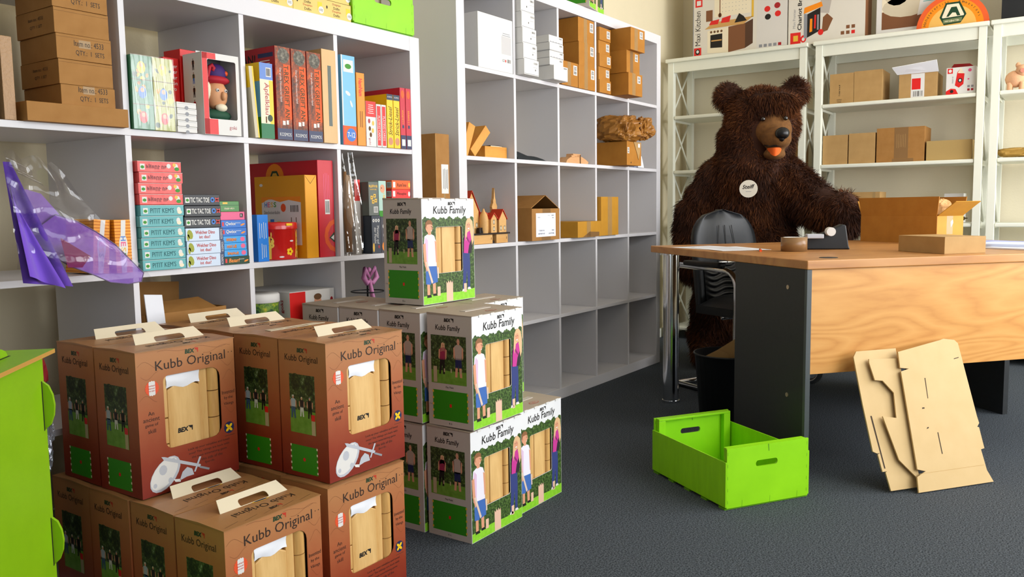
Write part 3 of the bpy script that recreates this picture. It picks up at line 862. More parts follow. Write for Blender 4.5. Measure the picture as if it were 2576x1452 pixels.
# carton with raised side flaps
bx = thing('open_carton', 'open brown carton with raised flaps and packing paper on the desk', 'carton', (146.3, -147.6, ZD), -30)
Wb, Db, Hb = 17.0, 41.0, 12.0
b = MB().box(0, 0, 0, Wb, Db, .3, KRAFT2)
b.box(0, 0, .3, .3, Db, Hb, KRAFT2).box(Wb - .3, 0, .3, Wb, Db, Hb, KRAFTY).box(.3, 0, .3, Wb - .3, .3, Hb, KRAFTY).box(.3, Db - .3, .3, Wb - .3, Db, Hb, KRAFTY)
b.obj('carton_body', bx)
MB().hexa([(0, .2, Hb), (.3, .2, Hb), (.3, Db - .2, Hb), (0, Db - .2, Hb)], [(-.6, -1.2, Hb + 8.5), (-.3, -1.2, Hb + 8.5), (-.3, Db + 1.2, Hb + 8.5), (-.6, Db + 1.2, Hb + 8.5)], KRAFT2).obj('flap', bx)
MB().hexa([(Wb - .3, .2, Hb), (Wb, .2, Hb), (Wb, Db - .2, Hb), (Wb - .3, Db - .2, Hb)], [(Wb + .4, -1, Hb + 8.3), (Wb + .7, -1, Hb + 8.3), (Wb + .7, Db + 1, Hb + 8.3), (Wb + .4, Db + 1, Hb + 8.3)], KRAFT2).obj('flap', bx)
MB().hexa([(.4, .0, Hb), (Wb - .4, 0, Hb), (Wb - .4, .3, Hb), (.4, .3, Hb)], [(.6, -8.5, Hb + 6.2), (Wb - .6, -8.5, Hb + 6.2), (Wb - .6, -8.2, Hb + 6.4), (.6, -8.2, Hb + 6.4)], KRAFTY).obj('flap', bx)
MB().hexa([(.4, Db - .3, Hb), (Wb - .4, Db - .3, Hb), (Wb - .4, Db, Hb), (.4, Db, Hb)], [(.6, Db + 2.6, Hb + 7), (Wb - .6, Db + 2.6, Hb + 7), (Wb - .6, Db + 2.9, Hb + 7), (.6, Db + 2.9, Hb + 7)], KRAFTY).obj('flap', bx)
tf = Face((0, 0, 0), (1, 0, 0), (0, 0, 1))
t_ = MB(); t_.pr(tf, 6.2, 4, 10.2, Hb, TAPE, 1); t_.pp(tf, [(9, 7), (10.4, 9), (10, 10.4), (8.8, 9.4)], WPAPER, 2); t_.obj('parcel_tape', bx)
from mathutils import noise as mnoise
def crumple(mb, c, r, m, seed, n=40, k=24, amp=.28, sq=0.7, freq=2.2, flat=None):
    """creased lump of paper, foil or cloth: boxy ball with ridged folds; flat cuts it off below that height"""
    c = Vector(c); V = []
    sg = lambda x, e: math.copysign(abs(x) ** e, x)
    for i in range(k + 1):
        th = math.pi * i / k
        for j in range(n):
            p = 2 * math.pi * j / n
            d = Vector((sg(math.sin(th), sq) * sg(math.cos(p), sq), sg(math.sin(th), sq) * sg(math.sin(p), sq), -sg(math.cos(th), sq)))
            q = mnoise.ridged_multi_fractal(d * freq + Vector((seed * 3.1, seed * 1.7, 0)), 1.0, 2.1, 3, 1.0, 2.0)
            e = 1 + amp * (q - 1.1) * .55 + amp * .5 * mnoise.noise(d * freq * .7 + Vector((0, seed, 0)))
            v = c + Vector((r[0] * d.x, r[1] * d.y, r[2] * d.z)) * e
            if flat is not None and v.z < flat: v.z = flat
            V.append(v)
    fs = [(i * n + j, i * n + (j + 1) % n, (i + 1) * n + (j + 1) % n, (i + 1) * n + j) for i in range(k) for j in range(n)]
    return mb.add(V, fs, m)
PACKP = mat('packing_paper', 'c99a62', 0.7)
pk = MB(); crumple(pk, (Wb / 2, 7, 14), (5.6, 5, 5.5), PACKP, 3); pk.obj('packing_paper', bx)
# low flat carton
lc = thing('flat_carton', 'closed low brown carton lying near the front edge of the desk', 'carton', (66.9, -161.0, ZD), -42)
MB().box(0, 0, 0, 17.0, 23.6, 5.9, KRAFT3).obj('carton_body', lc, .1)
MB().box(.1, -.03, 5.2, 16.9, 23.6, 5.96, KRAFT3).obj('lid_flap', lc)
# packing-tape roll, wedge stand, pen, papers, folder
tr = thing('tape_roll', 'roll of brown packing tape standing on its side on the desk', 'tape', (69.5, -108.6, ZD))
r_ = MB().lathe((0, 0, 0), [(4.0, 0), (4.9, 0), (4.9, 5.4), (4.0, 5.4)], TAPEB, 28); r_.obj('tape_winding', tr)
MB().lathe((0, 0, 0), [(3.99, 5.42), (3.99, 0.02), (3.7, .02), (3.7, 5.42), (3.99, 5.42)], BLANK, 28).obj('cardboard_core', tr)
ws_ = thing('tape_dispenser', 'black wedge-shaped desk dispenser under the bear paw', 'dispenser', (82.5, -117.5, ZD), DR - 25)
wf = Face((-9.5, 3, 0), (1, 0, 0), (0, 0, 1))
MB().prism(wf, [(0, 0), (19, 0), (18.4, 1.4), (17.2, 9.6), (15.8, 9.9), (9, 6.6), (3, 5.2), (.4, 4.6)], 0, BLACKP, -6.5).obj('dispenser_body', ws_, .5, 3)
MB().box(-7.8, -2.8, 4.6, -1.5, 2.4, 6.3, SILVER).obj('metal_tray', ws_, .3)
MB().cyl((1.2, -2.6, 7.2), (1.2, 2.2, 7.2), 1.7, BLANK, 16).obj('paper_roll', ws_)
pn = thing('pen', 'small pen with orange end lying beside the tape roll', 'pen', (63.5, -97.6, ZD), 20)
MB().cyl((0, 0, .4), (8, 0, .4), .4, mat('pen_brown', '8a5a30', .4), 8).obj('barrel', pn)
MB().cyl((-1.6, 0, .42), (0, 0, .42), .55, mat('pen_orange', 'e8521a', .4), 8).obj('cap', pn)
for i, (x, y, rz, lab) in enumerate(((84, -70, 4, 'loose white sheet at the chrome-post end of the desk'), (78, -80, -9, 'white sheet fanned over another sheet near the tape roll'))):
    q = MB().box(-10.5, -15, .0, 10.5, 15, .08, WPAPER); q.lines(Face((-10.5, -15, .08), (1, 0, 0), (0, 1, 0)), 10, 27, 14, 14, 1.6, .18, GREYP)
    o = q.obj('paper_sheet'); o.location = Vector((x, y, ZD + .1 * i)) * S; o.rotation_euler = (0, 0, math.radians(DR + 6 + rz)); tag(o, lab, 'paper')
for i, (x, y, z, w, d, c, lab, rz) in enumerate(((112, -186, 0, 21, 30, 'e2e6f2', 'white papers stacked at the photo edge of the desk', 8), (124, -181, .62, 21, 30, 'cfd8f0', 'pale blue folder on top of the desk papers', 22), (150, -172, 0, 22, 31, '9aa8e0', 'lilac folder lying on the desk behind the low carton', 4))):
    q = MB().box(-w / 2, -d / 2, 0, w / 2, d / 2, .6 if i == 0 else 1.0, mat('folder_%d' % i, c, .5))
    o = q.obj('paper_folder', bevel=.1); o.location = Vector((x, y, ZD + z)) * S; o.rotation_euler = (0, 0, math.radians(DR + rz)); tag(o, lab, 'folder')

# ================================================================== green plywood crates
def crate(label, loc, rz, L, W, HE, HS, sz, group='green plywood crates'):
    """L along local y, W along local x; solid high ends at y=0 and y=L, low sides"""
    t = thing('plywood_crate', label, 'crate', loc, rz, group)
    th = .6
    for y0 in (0, L - th):
        e = MB(); f = Face((0, y0, 0), (1, 0, 0), (0, 0, 1))
        e.plate(f, [(0, .6), (W, .6), (W, HE), (0, HE)], rrect(W / 2 - 4.6, sz - .95, W / 2 + 3.4, sz + .95, .9), -th, 0, GREEN)
        for k in range(5):
            for u in (.25, W - .6):
                e.pr(f, u, 2 + k * (HE - 4) / 4, u + .12, 3 + k * (HE - 4) / 4, GREEND, 1)
        for u in (W * .18, W * .52, W * .86):
            e.pp(f, [(u, .6), (u + .12, .6), (u + .2, 2.6), (u + .1, 2.6)], GREEND, 1)
        e.pp(f, [(W * .5, HE - 2.2), (W * .51, HE - 2.2), (W * .505, HE), (W * .49, HE)], GREEND, 1)
        e.obj('end_board', t, .06)
        yy = y0 + th if y0 == 0 else y0 - 2.0
        MB().box(th, yy, HE - .7, W - th, yy + 2.0, HE, GREEN).obj('top_batten', t, .06)
        for x in (th, W - th - 2.6):
            MB().box(x, yy, .6, x + 2.6, yy + 1.8, HE - .75, GREEN).obj('corner_post', t, .06)
    for x in (-.45, W):
        MB().box(x, .02, .9, x + .45, L - .02, HS, GREEN).obj('side_board', t, .06)
    MB().box(0, th, .6, W, L - th, 1.1, GREEN).obj('bottom_board', t)
    for k in range(5):
        y = .5 + k * (L - 4) / 4
        MB().box(-.3, y, 0, W + .3, y + 3, .58, GREEND).obj('base_slat', t)
    return t
ca = -33.5
crate('empty green plywood crate with grip holes on the carpet before the desk', (-25.1, -117.4, 0), ca, 40.8, 30.0, 18.6, 14.6, 13.0)
crate('green crate on top of the crowded bookcase, beside yellow game boxes', (-60.0, -5.6, 149.62), -.8, 30, 28.2, 15, 11, 9.5)

# ================================================================== tall green panel box at the photo edge
gb = thing('panel_box', 'tall bright green plug-together plywood box at the photo edge', 'box', (-187.0, -55.1, 0), 45)
# local: front face y=0 looks at the camera, box runs to -x
MB().box(-42, 0, 0, -.4, .8, 66.2, GREENP).obj('front_panel', gb, .05)
MB().box(-.8, .8, 0, 0, 38, 66.2, GREENP).obj('side_panel', gb, .05)
MB().box(-42, 37.2, 0, -.8, 38, 66.2, GREENP).obj('back_panel', gb, .05)
tp = MB().box(-43, -1.4, 66.2, 1.6, 39.4, 66.9, GREENP); tp.add([(-43, -1.41, 66.2), (1.6, -1.41, 66.2), (1.6, -1.41, 66.9), (-43, -1.41, 66.9)], [(0, 1, 2, 3)], PLYEDGE); tp.obj('top_panel', gb)
def tab(f, u, v, horiz, name='plug_tab'):
    m_ = MB()
    pts = [(-4.2, 0), (4.2, 0), (3.4, 1.0), (1.8, 1.6), (0, 1.75), (-1.8, 1.6), (-3.4, 1.0)]
    m_.prism(f, [((u + a, v + b_) if horiz else (u + b_, v + a)) if True else None for a, b_ in (pts if horiz else pts[::-1])], .35, GREENP, -.35)
    return m_
for z in (57.5, 33.5):
    # side panel tenons poke through the front panel next to its edge
    f = Face((-1.6, 0, z), (1, 0, 0), (0, 0, 1))
    o = MB(); o.prism(Face((-1.0, 0, z), (0, -1, 0), (0, 0, 1)), [(0, -4.2), (.9, -3.4), (1.5, -1.8), (1.7, 0), (1.5, 1.8), (.9, 3.4), (0, 4.2)], .35, GREENP, -.35)
    o.pr(Face((0, -.001, z), (1, 0, 0), (0, 0, 1)), -1.75, -4.3, -1.35, 4.3, INK, 1); o.obj('plug_tab', gb)
for x in (-9, -28):
    o = MB(); o.prism(Face((x, 4.0, 66.9), (1, 0, 0), (0, 0, 1)), [(-4.2, 0), (4.2, 0), (3.4, .9), (1.8, 1.5), (0, 1.7), (-1.8, 1.5), (-3.4, .9)], .35, GREENP, -.35)
    o.box(x - 4.3, 3.3, 66.91, x + 4.3, 3.64, 66.95, INK); o.obj('plug_tab', gb)
# bubble-wrapped things on the floor in the gap behind it
bw = thing('bubble_wrap_roll', 'silver bubble wrap bundle with red cloth in the gap behind the green box', 'bundle', (-172.0, -19.5, 0))
MB().box(-4.5, -2, 0, .6, 8, 34, BLACKP).obj('black_box', bw, .3)
q = MB(); crumple(q, (-1.0, 2.5, 43.5), (4.4, 5, 11), mat('bubble_foil', 'b6bac6', .18, metal=.6, bump=1.0, bscale=120), 5, 44, 30, .3, .8, 5); q.obj("bubble_wrap", bw)
q = MB(); crumple(q, (-.8, 3, 56.5), (4.4, 4.4, 4.0), mat('red_cloth', '9a1f28', .7), 8, 18, 10, .2); q.obj('red_cloth', bw)

# ================================================================== flattened die-cut carton leaning on the desk
fl = thing('flattened_carton', 'flattened die-cut carton leaning against the desk front', 'cardboard')
ang = math.radians(-37)
fdir = Vector((math.cos(ang), math.sin(ang), 0)); edir = Vector((-math.sin(ang), math.cos(ang), 0))
CBM = mat('die_cut_card', 'cbae7c', 0.7, noise=.1, nscale=15, col2='c2a470')
CBD = mat('die_cut_slot', '3a2a18', .8)
P0 = Vector((20.6, -162.0, 0.0))
tilt = math.radians(22)
upv = edir * math.sin(tilt) + Vector((0, 0, math.cos(tilt)))
# panel frame: u along fdir, v up the sheet, normal towards the viewer
ff = Face(P0 + Vector((0, 0, .3)), fdir, upv)
out = [(0, 0), (32.5, 0), (30.5, 4.4), (29.6, 12), (31.2, 12.2), (30.6, 20), (29.8, 20.2), (31.0, 21.5), (30.6, 24), (28.2, 52.2), (26.8, 53.6), (22, 54.4),
       (20.5, 54.0), (1.0, 50.8), (.8, 44.8), (4.5, 44.2), (.9, 43.4), (1.0, 8.0), (4.3, 7.0), (.4, 5.4)]
out = [(a * .93 + .1 * b_, b_ * .875) for a, b_ in out]
m_ = MB().prism(ff, out, .25, CBM, -.25)
fo = Face(P0 + Vector((0, 0, .3)) + ff.N * .25, fdir, upv)
for a in ([(10.3, 32.5), (10.6, 32.6), (10.9, 40.2), (10.5, 40.2)], [(12.3, 12.2), (12.7, 12.2), (12.4, 20), (12.0, 20)], [(7.2, 29), (8.3, 29), (8.3, 29.5), (7.3, 29.5)], [(7.7, 21.6), (8.7, 21.9), (8.7, 22.3), (8, 22.2)], [(25, 46.2), (27.3, 46.6), (27.3, 46.9), (25, 46.5)]):
    m_.pp(fo, [(u_ * .93 + .1 * v_, v_ * .875) for u_, v_ in a], CBD, 1)
m_.pr(fo, 1, 5.5, 28.2, 5.6, mat('crease', 'b08c50', .8), 1)
m_.obj('front_sheet', fl)
fb2 = Face(P0 + Vector((0, 0, .3)) + edir * 3.2 - fdir * 11.5, fdir, upv)
out2 = [(2.6, .5), (14, .5), (14, 50), (-2.8, 50), (-4.2, 48), (-3.4, 30.8), (-2.2, 14.4), (-.6, 13.6), (.6, 13.6), (-.4, 13.3), (.4, 7.2), (2.2, 7.2), (1.6, 6.9)]
m2 = MB().prism(fb2, [(a * .95 + 1.4 + .1 * b_, b_ * .9) for a, b_ in out2], .25, CBM, -.25)
m2.pp(Face(fb2.O + fb2.N * .25, fdir, upv), [(3.4, 7.4), (3.9, 7.4), (3.6, 24), (3.0, 24)], CBD, 1)
m2.obj('rear_sheet', fl)
fb3 = Face(P0 + Vector((0, 0, .3)) + edir * 1.5 - fdir * 6.5, fdir, upv)
m3 = MB().prism(fb3, [(a + .11 * b_, b_) for a, b_ in [(2.4, 10), (9, 3), (9, 42), (-3.0, 42.6), (-3.2, 41.4), (-2.0, 35.6), (1.0, 35.2), (4.6, 31), (4.0, 23), (-1.2, 24)]], .22, CBM, -.22)
m3.obj('middle_flap', fl)

# ================================================================== waste bin
wb = thing('waste_bin', 'black round waste bin with cardboard scraps under the desk', 'bin', (80, -79.5, 0))
MB().lathe((0, 0, 0), [(0, .4), (11.5, .4), (11.5, 0), (12, 0), (14.2, 27.6), (14.8, 27.8), (14.8, 28.4), (13.9, 28.4), (11.6, .8), (0, .8)], BLACKP, 28).obj('bin_body', wb)
def scrap(pts, nm='cardboard_scrap'):
    n = Vector((-.93, -.35, .1)) * .3; P = [Vector(p) for p in pts]; k = len(P)
    MB().add(P + [p + n for p in P], [tuple(range(k)), tuple(range(2 * k - 1, k - 1, -1))] + [(i, (i + 1) % k, k + (i + 1) % k, k + i) for i in range(k)], KRAFT3).obj(nm, wb)
scrap([(-4, 6, 20), (5, -9, 20), (5, -9, 28), (1, -2, 34), (-4, 6, 28)])
scrap([(-8, 8, 20), (-3, -1, 20), (-3, -1, 28), (-5, 3, 30), (-8, 8, 27)])

# ================================================================== cantilever chair facing the desk
LEATHER = mat('black_leather', '191c20', 0.42, bump=.25, bscale=40)
LEATHR = mat('black_leather_ruched', '121417', 0.38)
cr = thing('visitor_chair', 'black leather cantilever chair with chrome arms between desk and bear', 'chair', (146.3, -66.7, 0), -26)
# local: -y is the front of the chair, x across
def backfn(a, c):
    x = (a - .5) * 2; z = 36 + 51 * c
    w = 20.5 * (1 - .35 * max(0, c - .72) ** 1.2 * 4) * (.93 + .07 * min(1, c * 4))
    return (x * w, 15.5 + 5.5 * c + 1.6 * abs(x) ** 2 * -1.0, z)
sh = MB()
pts = []
nb, kb = 16, 18
def outline(c):
    if c < .62: return 21.0
    t_ = (c - .62) / .38
    return 21.0 * math.sqrt(max(0.0, 1 - t_ ** 2.6)) + .001
V = []; fs = []
for s_i, off in ((0, 0), (1, 1)):
    for j in range(kb + 1):
        c = j / kb
        for i in range(nb + 1):
            x = (i / nb - .5) * 2
            pad = (1 - abs(x) ** 4) * (1 - abs(2 * c - 1) ** 6)
            y = 17 + 6.5 * c - 3 * x * x
            y += (-2.6 * pad if s_i == 0 else 2.8)
            V.append((x * outline(c), y, 38 + 50 * c))
n1 = (nb + 1) * (kb + 1)
for j in range(kb):
    for i in range(nb):
        a_, b_ = j * (nb + 1) + i, j * (nb + 1) + i + 1; c_, d_ = b_ + nb + 1, a_ + nb + 1
        fs.append((a_, b_, c_, d_)); fs.append((n1 + d_, n1 + c_, n1 + b_, n1 + a_))
for j in range(kb):
    for i in (0, nb):
        a_, d_ = j * (nb + 1) + i, (j + 1) * (nb + 1) + i
        fs.append((a_, d_, n1 + d_, n1 + a_) if i == 0 else (d_, a_, n1 + a_, n1 + d_))
sh.sm = True; sh.add(V, fs, LEATHER); bko = sh.obj('backrest', cr)
for x in (-7, 0, 7):
    MB().tube([(x * (1 - .4 * t_), 14.0 + 6.5 * (.45 + .4 * t_) - 3 * (x / 21) ** 2 - .05, 60 + 20 * t_) for t_ in [i / 6 for i in range(7)]], .18, LEATHR, 5).obj('seam', bko)
ru = MB()
ru.grid(lambda a, c: ((a - .5) * 34, 13.2 + 6.5 * c * .45 - 2.2 * (1 - (2 * a - 1) ** 4) * (1 - (2 * c - 1) ** 4) - .7 * math.sin(46 * c + 3 * math.sin(7 * a) + 2 * math.sin(15 * a)) * (1 - (2 * a - 1) ** 4), 40 + 21 * c), 40, 60, LEATHR)
ru.obj('lumbar_cushion', cr)
sc_ = MB()
sc_.grid(lambda a, c: ((a - .5) * 44, -24 + 40 * c, 41 + 5.5 * (1 - abs(2 * a - 1) ** 5) * (1 - abs(2 * c - 1) ** 5)), 20, 20, LEATHER)
sc_.box(-22, -24, 37, 22, 16, 41, LEATHER); sc_.obj('seat', cr)
def arc(p, c0, n=6): return p
fr = MB()
for x in (-28.5, 28.5):
    path = [(x, 20, 61), (x, -10.5, 60)]
    path += [(x, -10.5 - 8 * math.sin(t_), 52 + 8 * math.cos(t_)) for t_ in [math.pi / 2 * i / 6 for i in range(1, 7)]]
    path += [(x, -18.5, 9)]
    path += [(x, -18.5 + 7 * (1 - math.cos(t_)), 9 - 7.6 * math.sin(t_)) for t_ in [math.pi / 2 * i / 6 for i in range(1, 7)]]
    path += [(x, 22, 1.4)]
    MB().tube(path, 1.4, CHROME, 12).obj('arm_frame', cr)
    MB().box(x - 2.3, -9.5, 61.2, x + 2.3, 16, 63.6, BLACKP).obj('armrest', cr, .9, 3)
MB().tube([(-28.5, 22, 1.4), (28.5, 22, 1.4)], 1.4, CHROME, 12).obj('floor_bar', cr)
MB().tube([(-21.5, -2, 36.4), (21.5, -2, 36.4)], 1.1, CHROME, 10).obj('seat_bar', cr)
MB().tube([(-28.5, 18, 61), (28.5, 18, 61)], 1.0, CHROME, 10).obj('back_bar', cr)
# ================================================================== things on the shelves
def gbox(name, label, cat, x, y, z, W, D, H, m, draw=None, rz=0, group=None, bevel=.08, mats=None, tilt=None):
    """closed printed box: body and its print"""
    t = thing(name, label, cat, (x, y, z), rz, group)
    if tilt: t.rotation_euler = tuple(math.radians(a) for a in tilt)
    MB().box(0, 0, 0, W, D, H, m).obj('box_body', t, bevel)
    if draw:
        p = MB(); draw(p, faces(W, D, H))
        if p.v: p.obj('print', t)
    return t
Z0, Z1, Z2 = 110.92, 75.62, 40.32
# ---- row 0, first cell: set cartons on a tray
gbox('flat_tray', 'low brown cardboard tray under the stack of set cartons', 'tray', -164.3, -8.4, Z0, 23.6, 24, 4.3, KRAFT, None, -.5)
def setp(kind):
    def d(p, F):
        f = F['front'] if kind in (1, 3) else F['left']
        if kind in (1, 3):
            p.pt(f, 'Item no.: 4533', 7.6, 3.9, INKB, w=7.0, h=1.3); p.pt(f, 'QTY.:  1  SETS', 7.8, 1.7, INKB, w=6.8, h=1.3)
            p.pr(f, 5.2, 2.9, 8.0, 4.7, TAPE, 1)
        else:
            p.pt(f, 'Item no.: 4533', 9, 3.8, INKB, w=6.6, h=.8); p.pt(f, 'QTY: 1 SET', 9, 2.0, INKB, w=5.4, h=.8)
        p.pr(F['front'], 0, 5.0, 12.8, 5.05, KDARK, 1)
    return d
zs = [115.3, 120.1, 125.8, 131.5, 137.3]; hs = [4.75, 5.65, 5.65, 5.75, 6.2]
for i in range(5):
    gbox('set_carton', ('brown set carton at the bottom of the tray stack, stamped with item number', 'blank-fronted brown carton second from the bottom of the tray stack', 'brown set carton in the middle of the tray stack, stamped front',
         'blank-fronted brown carton fourth from the bottom of the tray stack', 'topmost brown set carton, cut off by the photo top')[i], 'carton',
         -155.4 - .25 * i, -6.2 - .1 * i, zs[i], 13.0, 17, hs[i], KRAFT, setp((1, 2, 3, 4, 1)[i]), rz=(0, .8, -.6, .5, -.4)[i], group='set cartons on the tray')
gbox('wrapped_board', 'bubble-wrapped brown board standing at the end of the tray', 'board', -168.2, -6.6, Z0, 2.5, 22, 18.0, mat('wrapped_brown', 'a88258', .4, bump=.8, bscale=150), None, 1)
sl = thing('film_sleeve', 'empty clear film sleeve standing between board and tray stack', 'sleeve', (-165.4, 3, Z0))
MB().grid(lambda a, c: (.5 * math.sin(9 * a + 4 * c), 20 * a, 16 * c), 12, 12, film_mat('sleeve_film', (.75, .76, .8), .3)).obj('film', sl)
MB().grid(lambda a, c: (1.0 + .4 * math.sin(7 * a + 5 * c), 20 * a, 15.4 * c), 12, 12, MATS['sleeve_film']).obj('film', sl)
for k in range(4):
    gbox('grey_booklet', ('first', 'second', 'third', 'last')[k] + ' thin grey booklet from the photo edge, beside the wrapped board', 'booklet', -173.8 + 1.05 * k, -6, Z0, .8, 18, 14.5 - .4 * (k % 2), mat('grey_booklet_card', '6d6a6c', .6), None, 0, 'grey booklets at the photo edge')
# ---- row 0, second cell
def camo(c1, c2, base):
    def d(p, F):
        f = F['front']
        rn = random.Random(c1)
        for k in range(16):
            p.pe(f, rn.uniform(.6, 4.8), rn.uniform(.6, 17.4), rn.uniform(.3, .9), rn.uniform(.25, .7), rn.choice(base), 1, 8, rn.uniform(0, 3))
        for v in (6.05, 12.1):
            p.pr(f, 0, v, 5.6, v + .18, KDARK, 2)
        for k in range(3):
            p.pe(f, 2.7, 3 + 6.1 * k, 1.1, 1.5, (RED, BLUE, YELLOW)[k], 3, 10); p.pe(f, 2.7, 3.6 + 6.1 * k, .55, .6, SKIN, 4, 8)
    return d
for i, (x, base, lab) in enumerate(((-138.5, (DGREEN, YELLOW, mat('mid_green', '3f7d5a'), ORANGE), 'shrink-wrapped dark green card packs, upright, beside the set cartons'), (-132.7, (YELLOW, mat('olive_print', '9aa03a'), ORANGE, DGREEN), 'shrink-wrapped olive card packs, upright, beside the small white boxes'))):
    t = gbox('card_pack', lab, 'card pack', x, -7.2, Z0, 5.6, 9, 18.1, (mat('pack_green', '3a7a52', .3), mat('pack_olive', '9c9c34', .3))[i], camo(i, 0, base), -1, 'shrink-wrapped card packs')
    MB().grid(lambda a, c: (-.15 + 5.9 * a, -.25 - .25 * math.sin(math.pi * c) * abs(math.sin(8 * a + 2 * c)), .1 + 18.1 * c), 14, 10, FILM).obj('shrink_film', t)
for k in range(5):
    gbox('white_box', ('lowest', 'second lowest', 'middle', 'second highest', 'topmost')[k] + ' of five small white flat boxes beside the puppet box', 'box', -126.6 + .1 * (k % 2), -7.4, Z0 + 1.56 * k, 5.8, 9, 1.5, BLANK,
         lambda p, F: (p.pe(F['front'], 2.9, 0.1, .55, .5, GREYP, 1), p.pr(F['front'], .3, 1.1, 5.5, 1.16, GREYP, 1)), 0, 'five small white boxes in a stack', .1)
def redpup(p, F):
    f = F['front']
    for i, s in enumerate(('Robber', 'Räuber', 'Voleur', 'Ladrón', 'Ladro')):
        p.pt(f, s, 2.0, 18.4 - 1.5 * i, BLANK, h=1.0)
    p.pe(f, 3.8, 6, .6, 2.0, NAVY, 1); p.pe(f, 3.8, 8.6, .5, .6, SKIN, 2)
gbox('puppet_carton', 'red puppet box listing robber in five languages, behind the white boxes', 'box', -123.6, 2.0, Z0, 4.6, 12, 20.5, RED, redpup, 0)
gbox('puppet_carton', 'red and white puppet box standing at the back of the puppet shelf', 'box', -118.7, 1.6, Z0, 11, 7, 23.2, RED, lambda p, F: (p.pr(F['front'], 5, 0, 11, 23.5, BLANK, 1), p.pr(F['top'], 5, 0, 11, 7, BLANK, 1)), 2)
# puppet in a window box
gp = thing('puppet_box', 'red and white window box with a hand puppet in a purple hat', 'puppet box', (-118.6, -7.6, Z0), -1.5)
Wp, Dp, Hp = 11.4, 8.5, 21.5
b = MB(); fz = faces(Wp, Dp, Hp)
b.plate(fz['front'], [(0, 0), (Wp, 0), (Wp, Hp), (0, Hp)], rrect(1.6, 4.2, 10.4, 19.8, .5), -.15, 0, BLANK)
b.box(0, .15, 0, Wp, Dp, Hp, BLANK, skip='f'); b.box(.1, Dp - .4, .1, Wp - .1, Dp - .3, Hp - .1, GREYP); b.obj('carton', gp)
p = MB(); f = fz['front']
p.pr(f, .05, .05, 1.55, Hp - .05, RED, 1); p.pr(f, .05, .05, 4.2, 4.1, RED, 1); p.pr(f, .05, 19.85, 4.2, Hp - .05, RED, 1)
p.pt(f, 'goki', 8.8, 2.0, DRED, h=1.3)
f = fz['left']
p.pr(f, 0, 0, Dp, Hp, BLANK, 1)
for i in range(5):
    person(p, f, 4.6, 2.6 + 3.6 * i, 3.0, INK, (BLUE, DRED, INK, DGREEN, INK)[i], (INK, DRED, INK, BLUE, INK)[i], 2)
p.pt(f, 'goki', 4.6, 1.2, DRED, h=1.0)
p.obj('print', gp)
PT = Matrix.Translation((6.3, 3.9, 4.0)) @ Matrix.Diagonal((1.26, 1.1, 1.22, 1)) @ Matrix.Translation((-6.6, -3.9, -4.0))
hd = MB(); hd.T = PT; PSK = mat('puppet_skin', 'd0966a', .55)
hd.ball((6.6, 3.6, 9.8), (2.6, 2.4, 3.4), PSK); hd.ball((7.0, 1.2, 9.4), (.6, .8, 1.0), PSK, 8, 6)
hd.obj('puppet_head', gp)
q = MB(); q.T = PT; q.ball((6.6, 3.8, 13.0), (3.4, 2.9, 1.1), mat('puppet_brim', 'b01a2c', .7)); q.obj('hat_brim', gp)
q = MB(); q.T = PT; q.ball((6.9, 4.0, 14.4), (2.6, 2.3, 2.4), mat('puppet_hat', '3a1f63', .7)); q.ball((8.6, 2.6, 14.6), .6, mat('pen_orange'), 8, 6); q.obj('hat_crown', gp)
q = MB(); q.T = PT; q.ball((4.2, 3.2, 10.6), (.8, 1.2, 2.2), CREAM, 8, 6); q.ball((6.9, 2.0, 6.9), (1.5, 1.0, .9), CREAM, 8, 6); q.obj('white_hair', gp)
q = MB(); q.T = PT
for dx in (-.9, 1.1):
    q.ball((6.7 + dx, 1.55, 10.6), .42, BLANK, 8, 6); q.ball((6.72 + dx, 1.2, 10.55), .18, INK, 6, 5)
q.obj('eyes', gp)
q = MB(); q.T = PT; q.ball((6.4, 3.6, 5.2), (3.6, 2.4, 1.5), mat('puppet_coat', '1d4a34', .7)); q.obj('coat', gp)
q = MB(); q.tube([(2.6, 3, 6.2), (2.3, 2.9, 11), (2.9, 2.6, 14.6), (3.9, 2.4, 18.2), (4.6, 2.4, 18.8), (5.2, 2.4, 18.0), (4.7, 2.4, 17.2)], .55, mat('puppet_brim'), 8); q.obj('stick', gp)
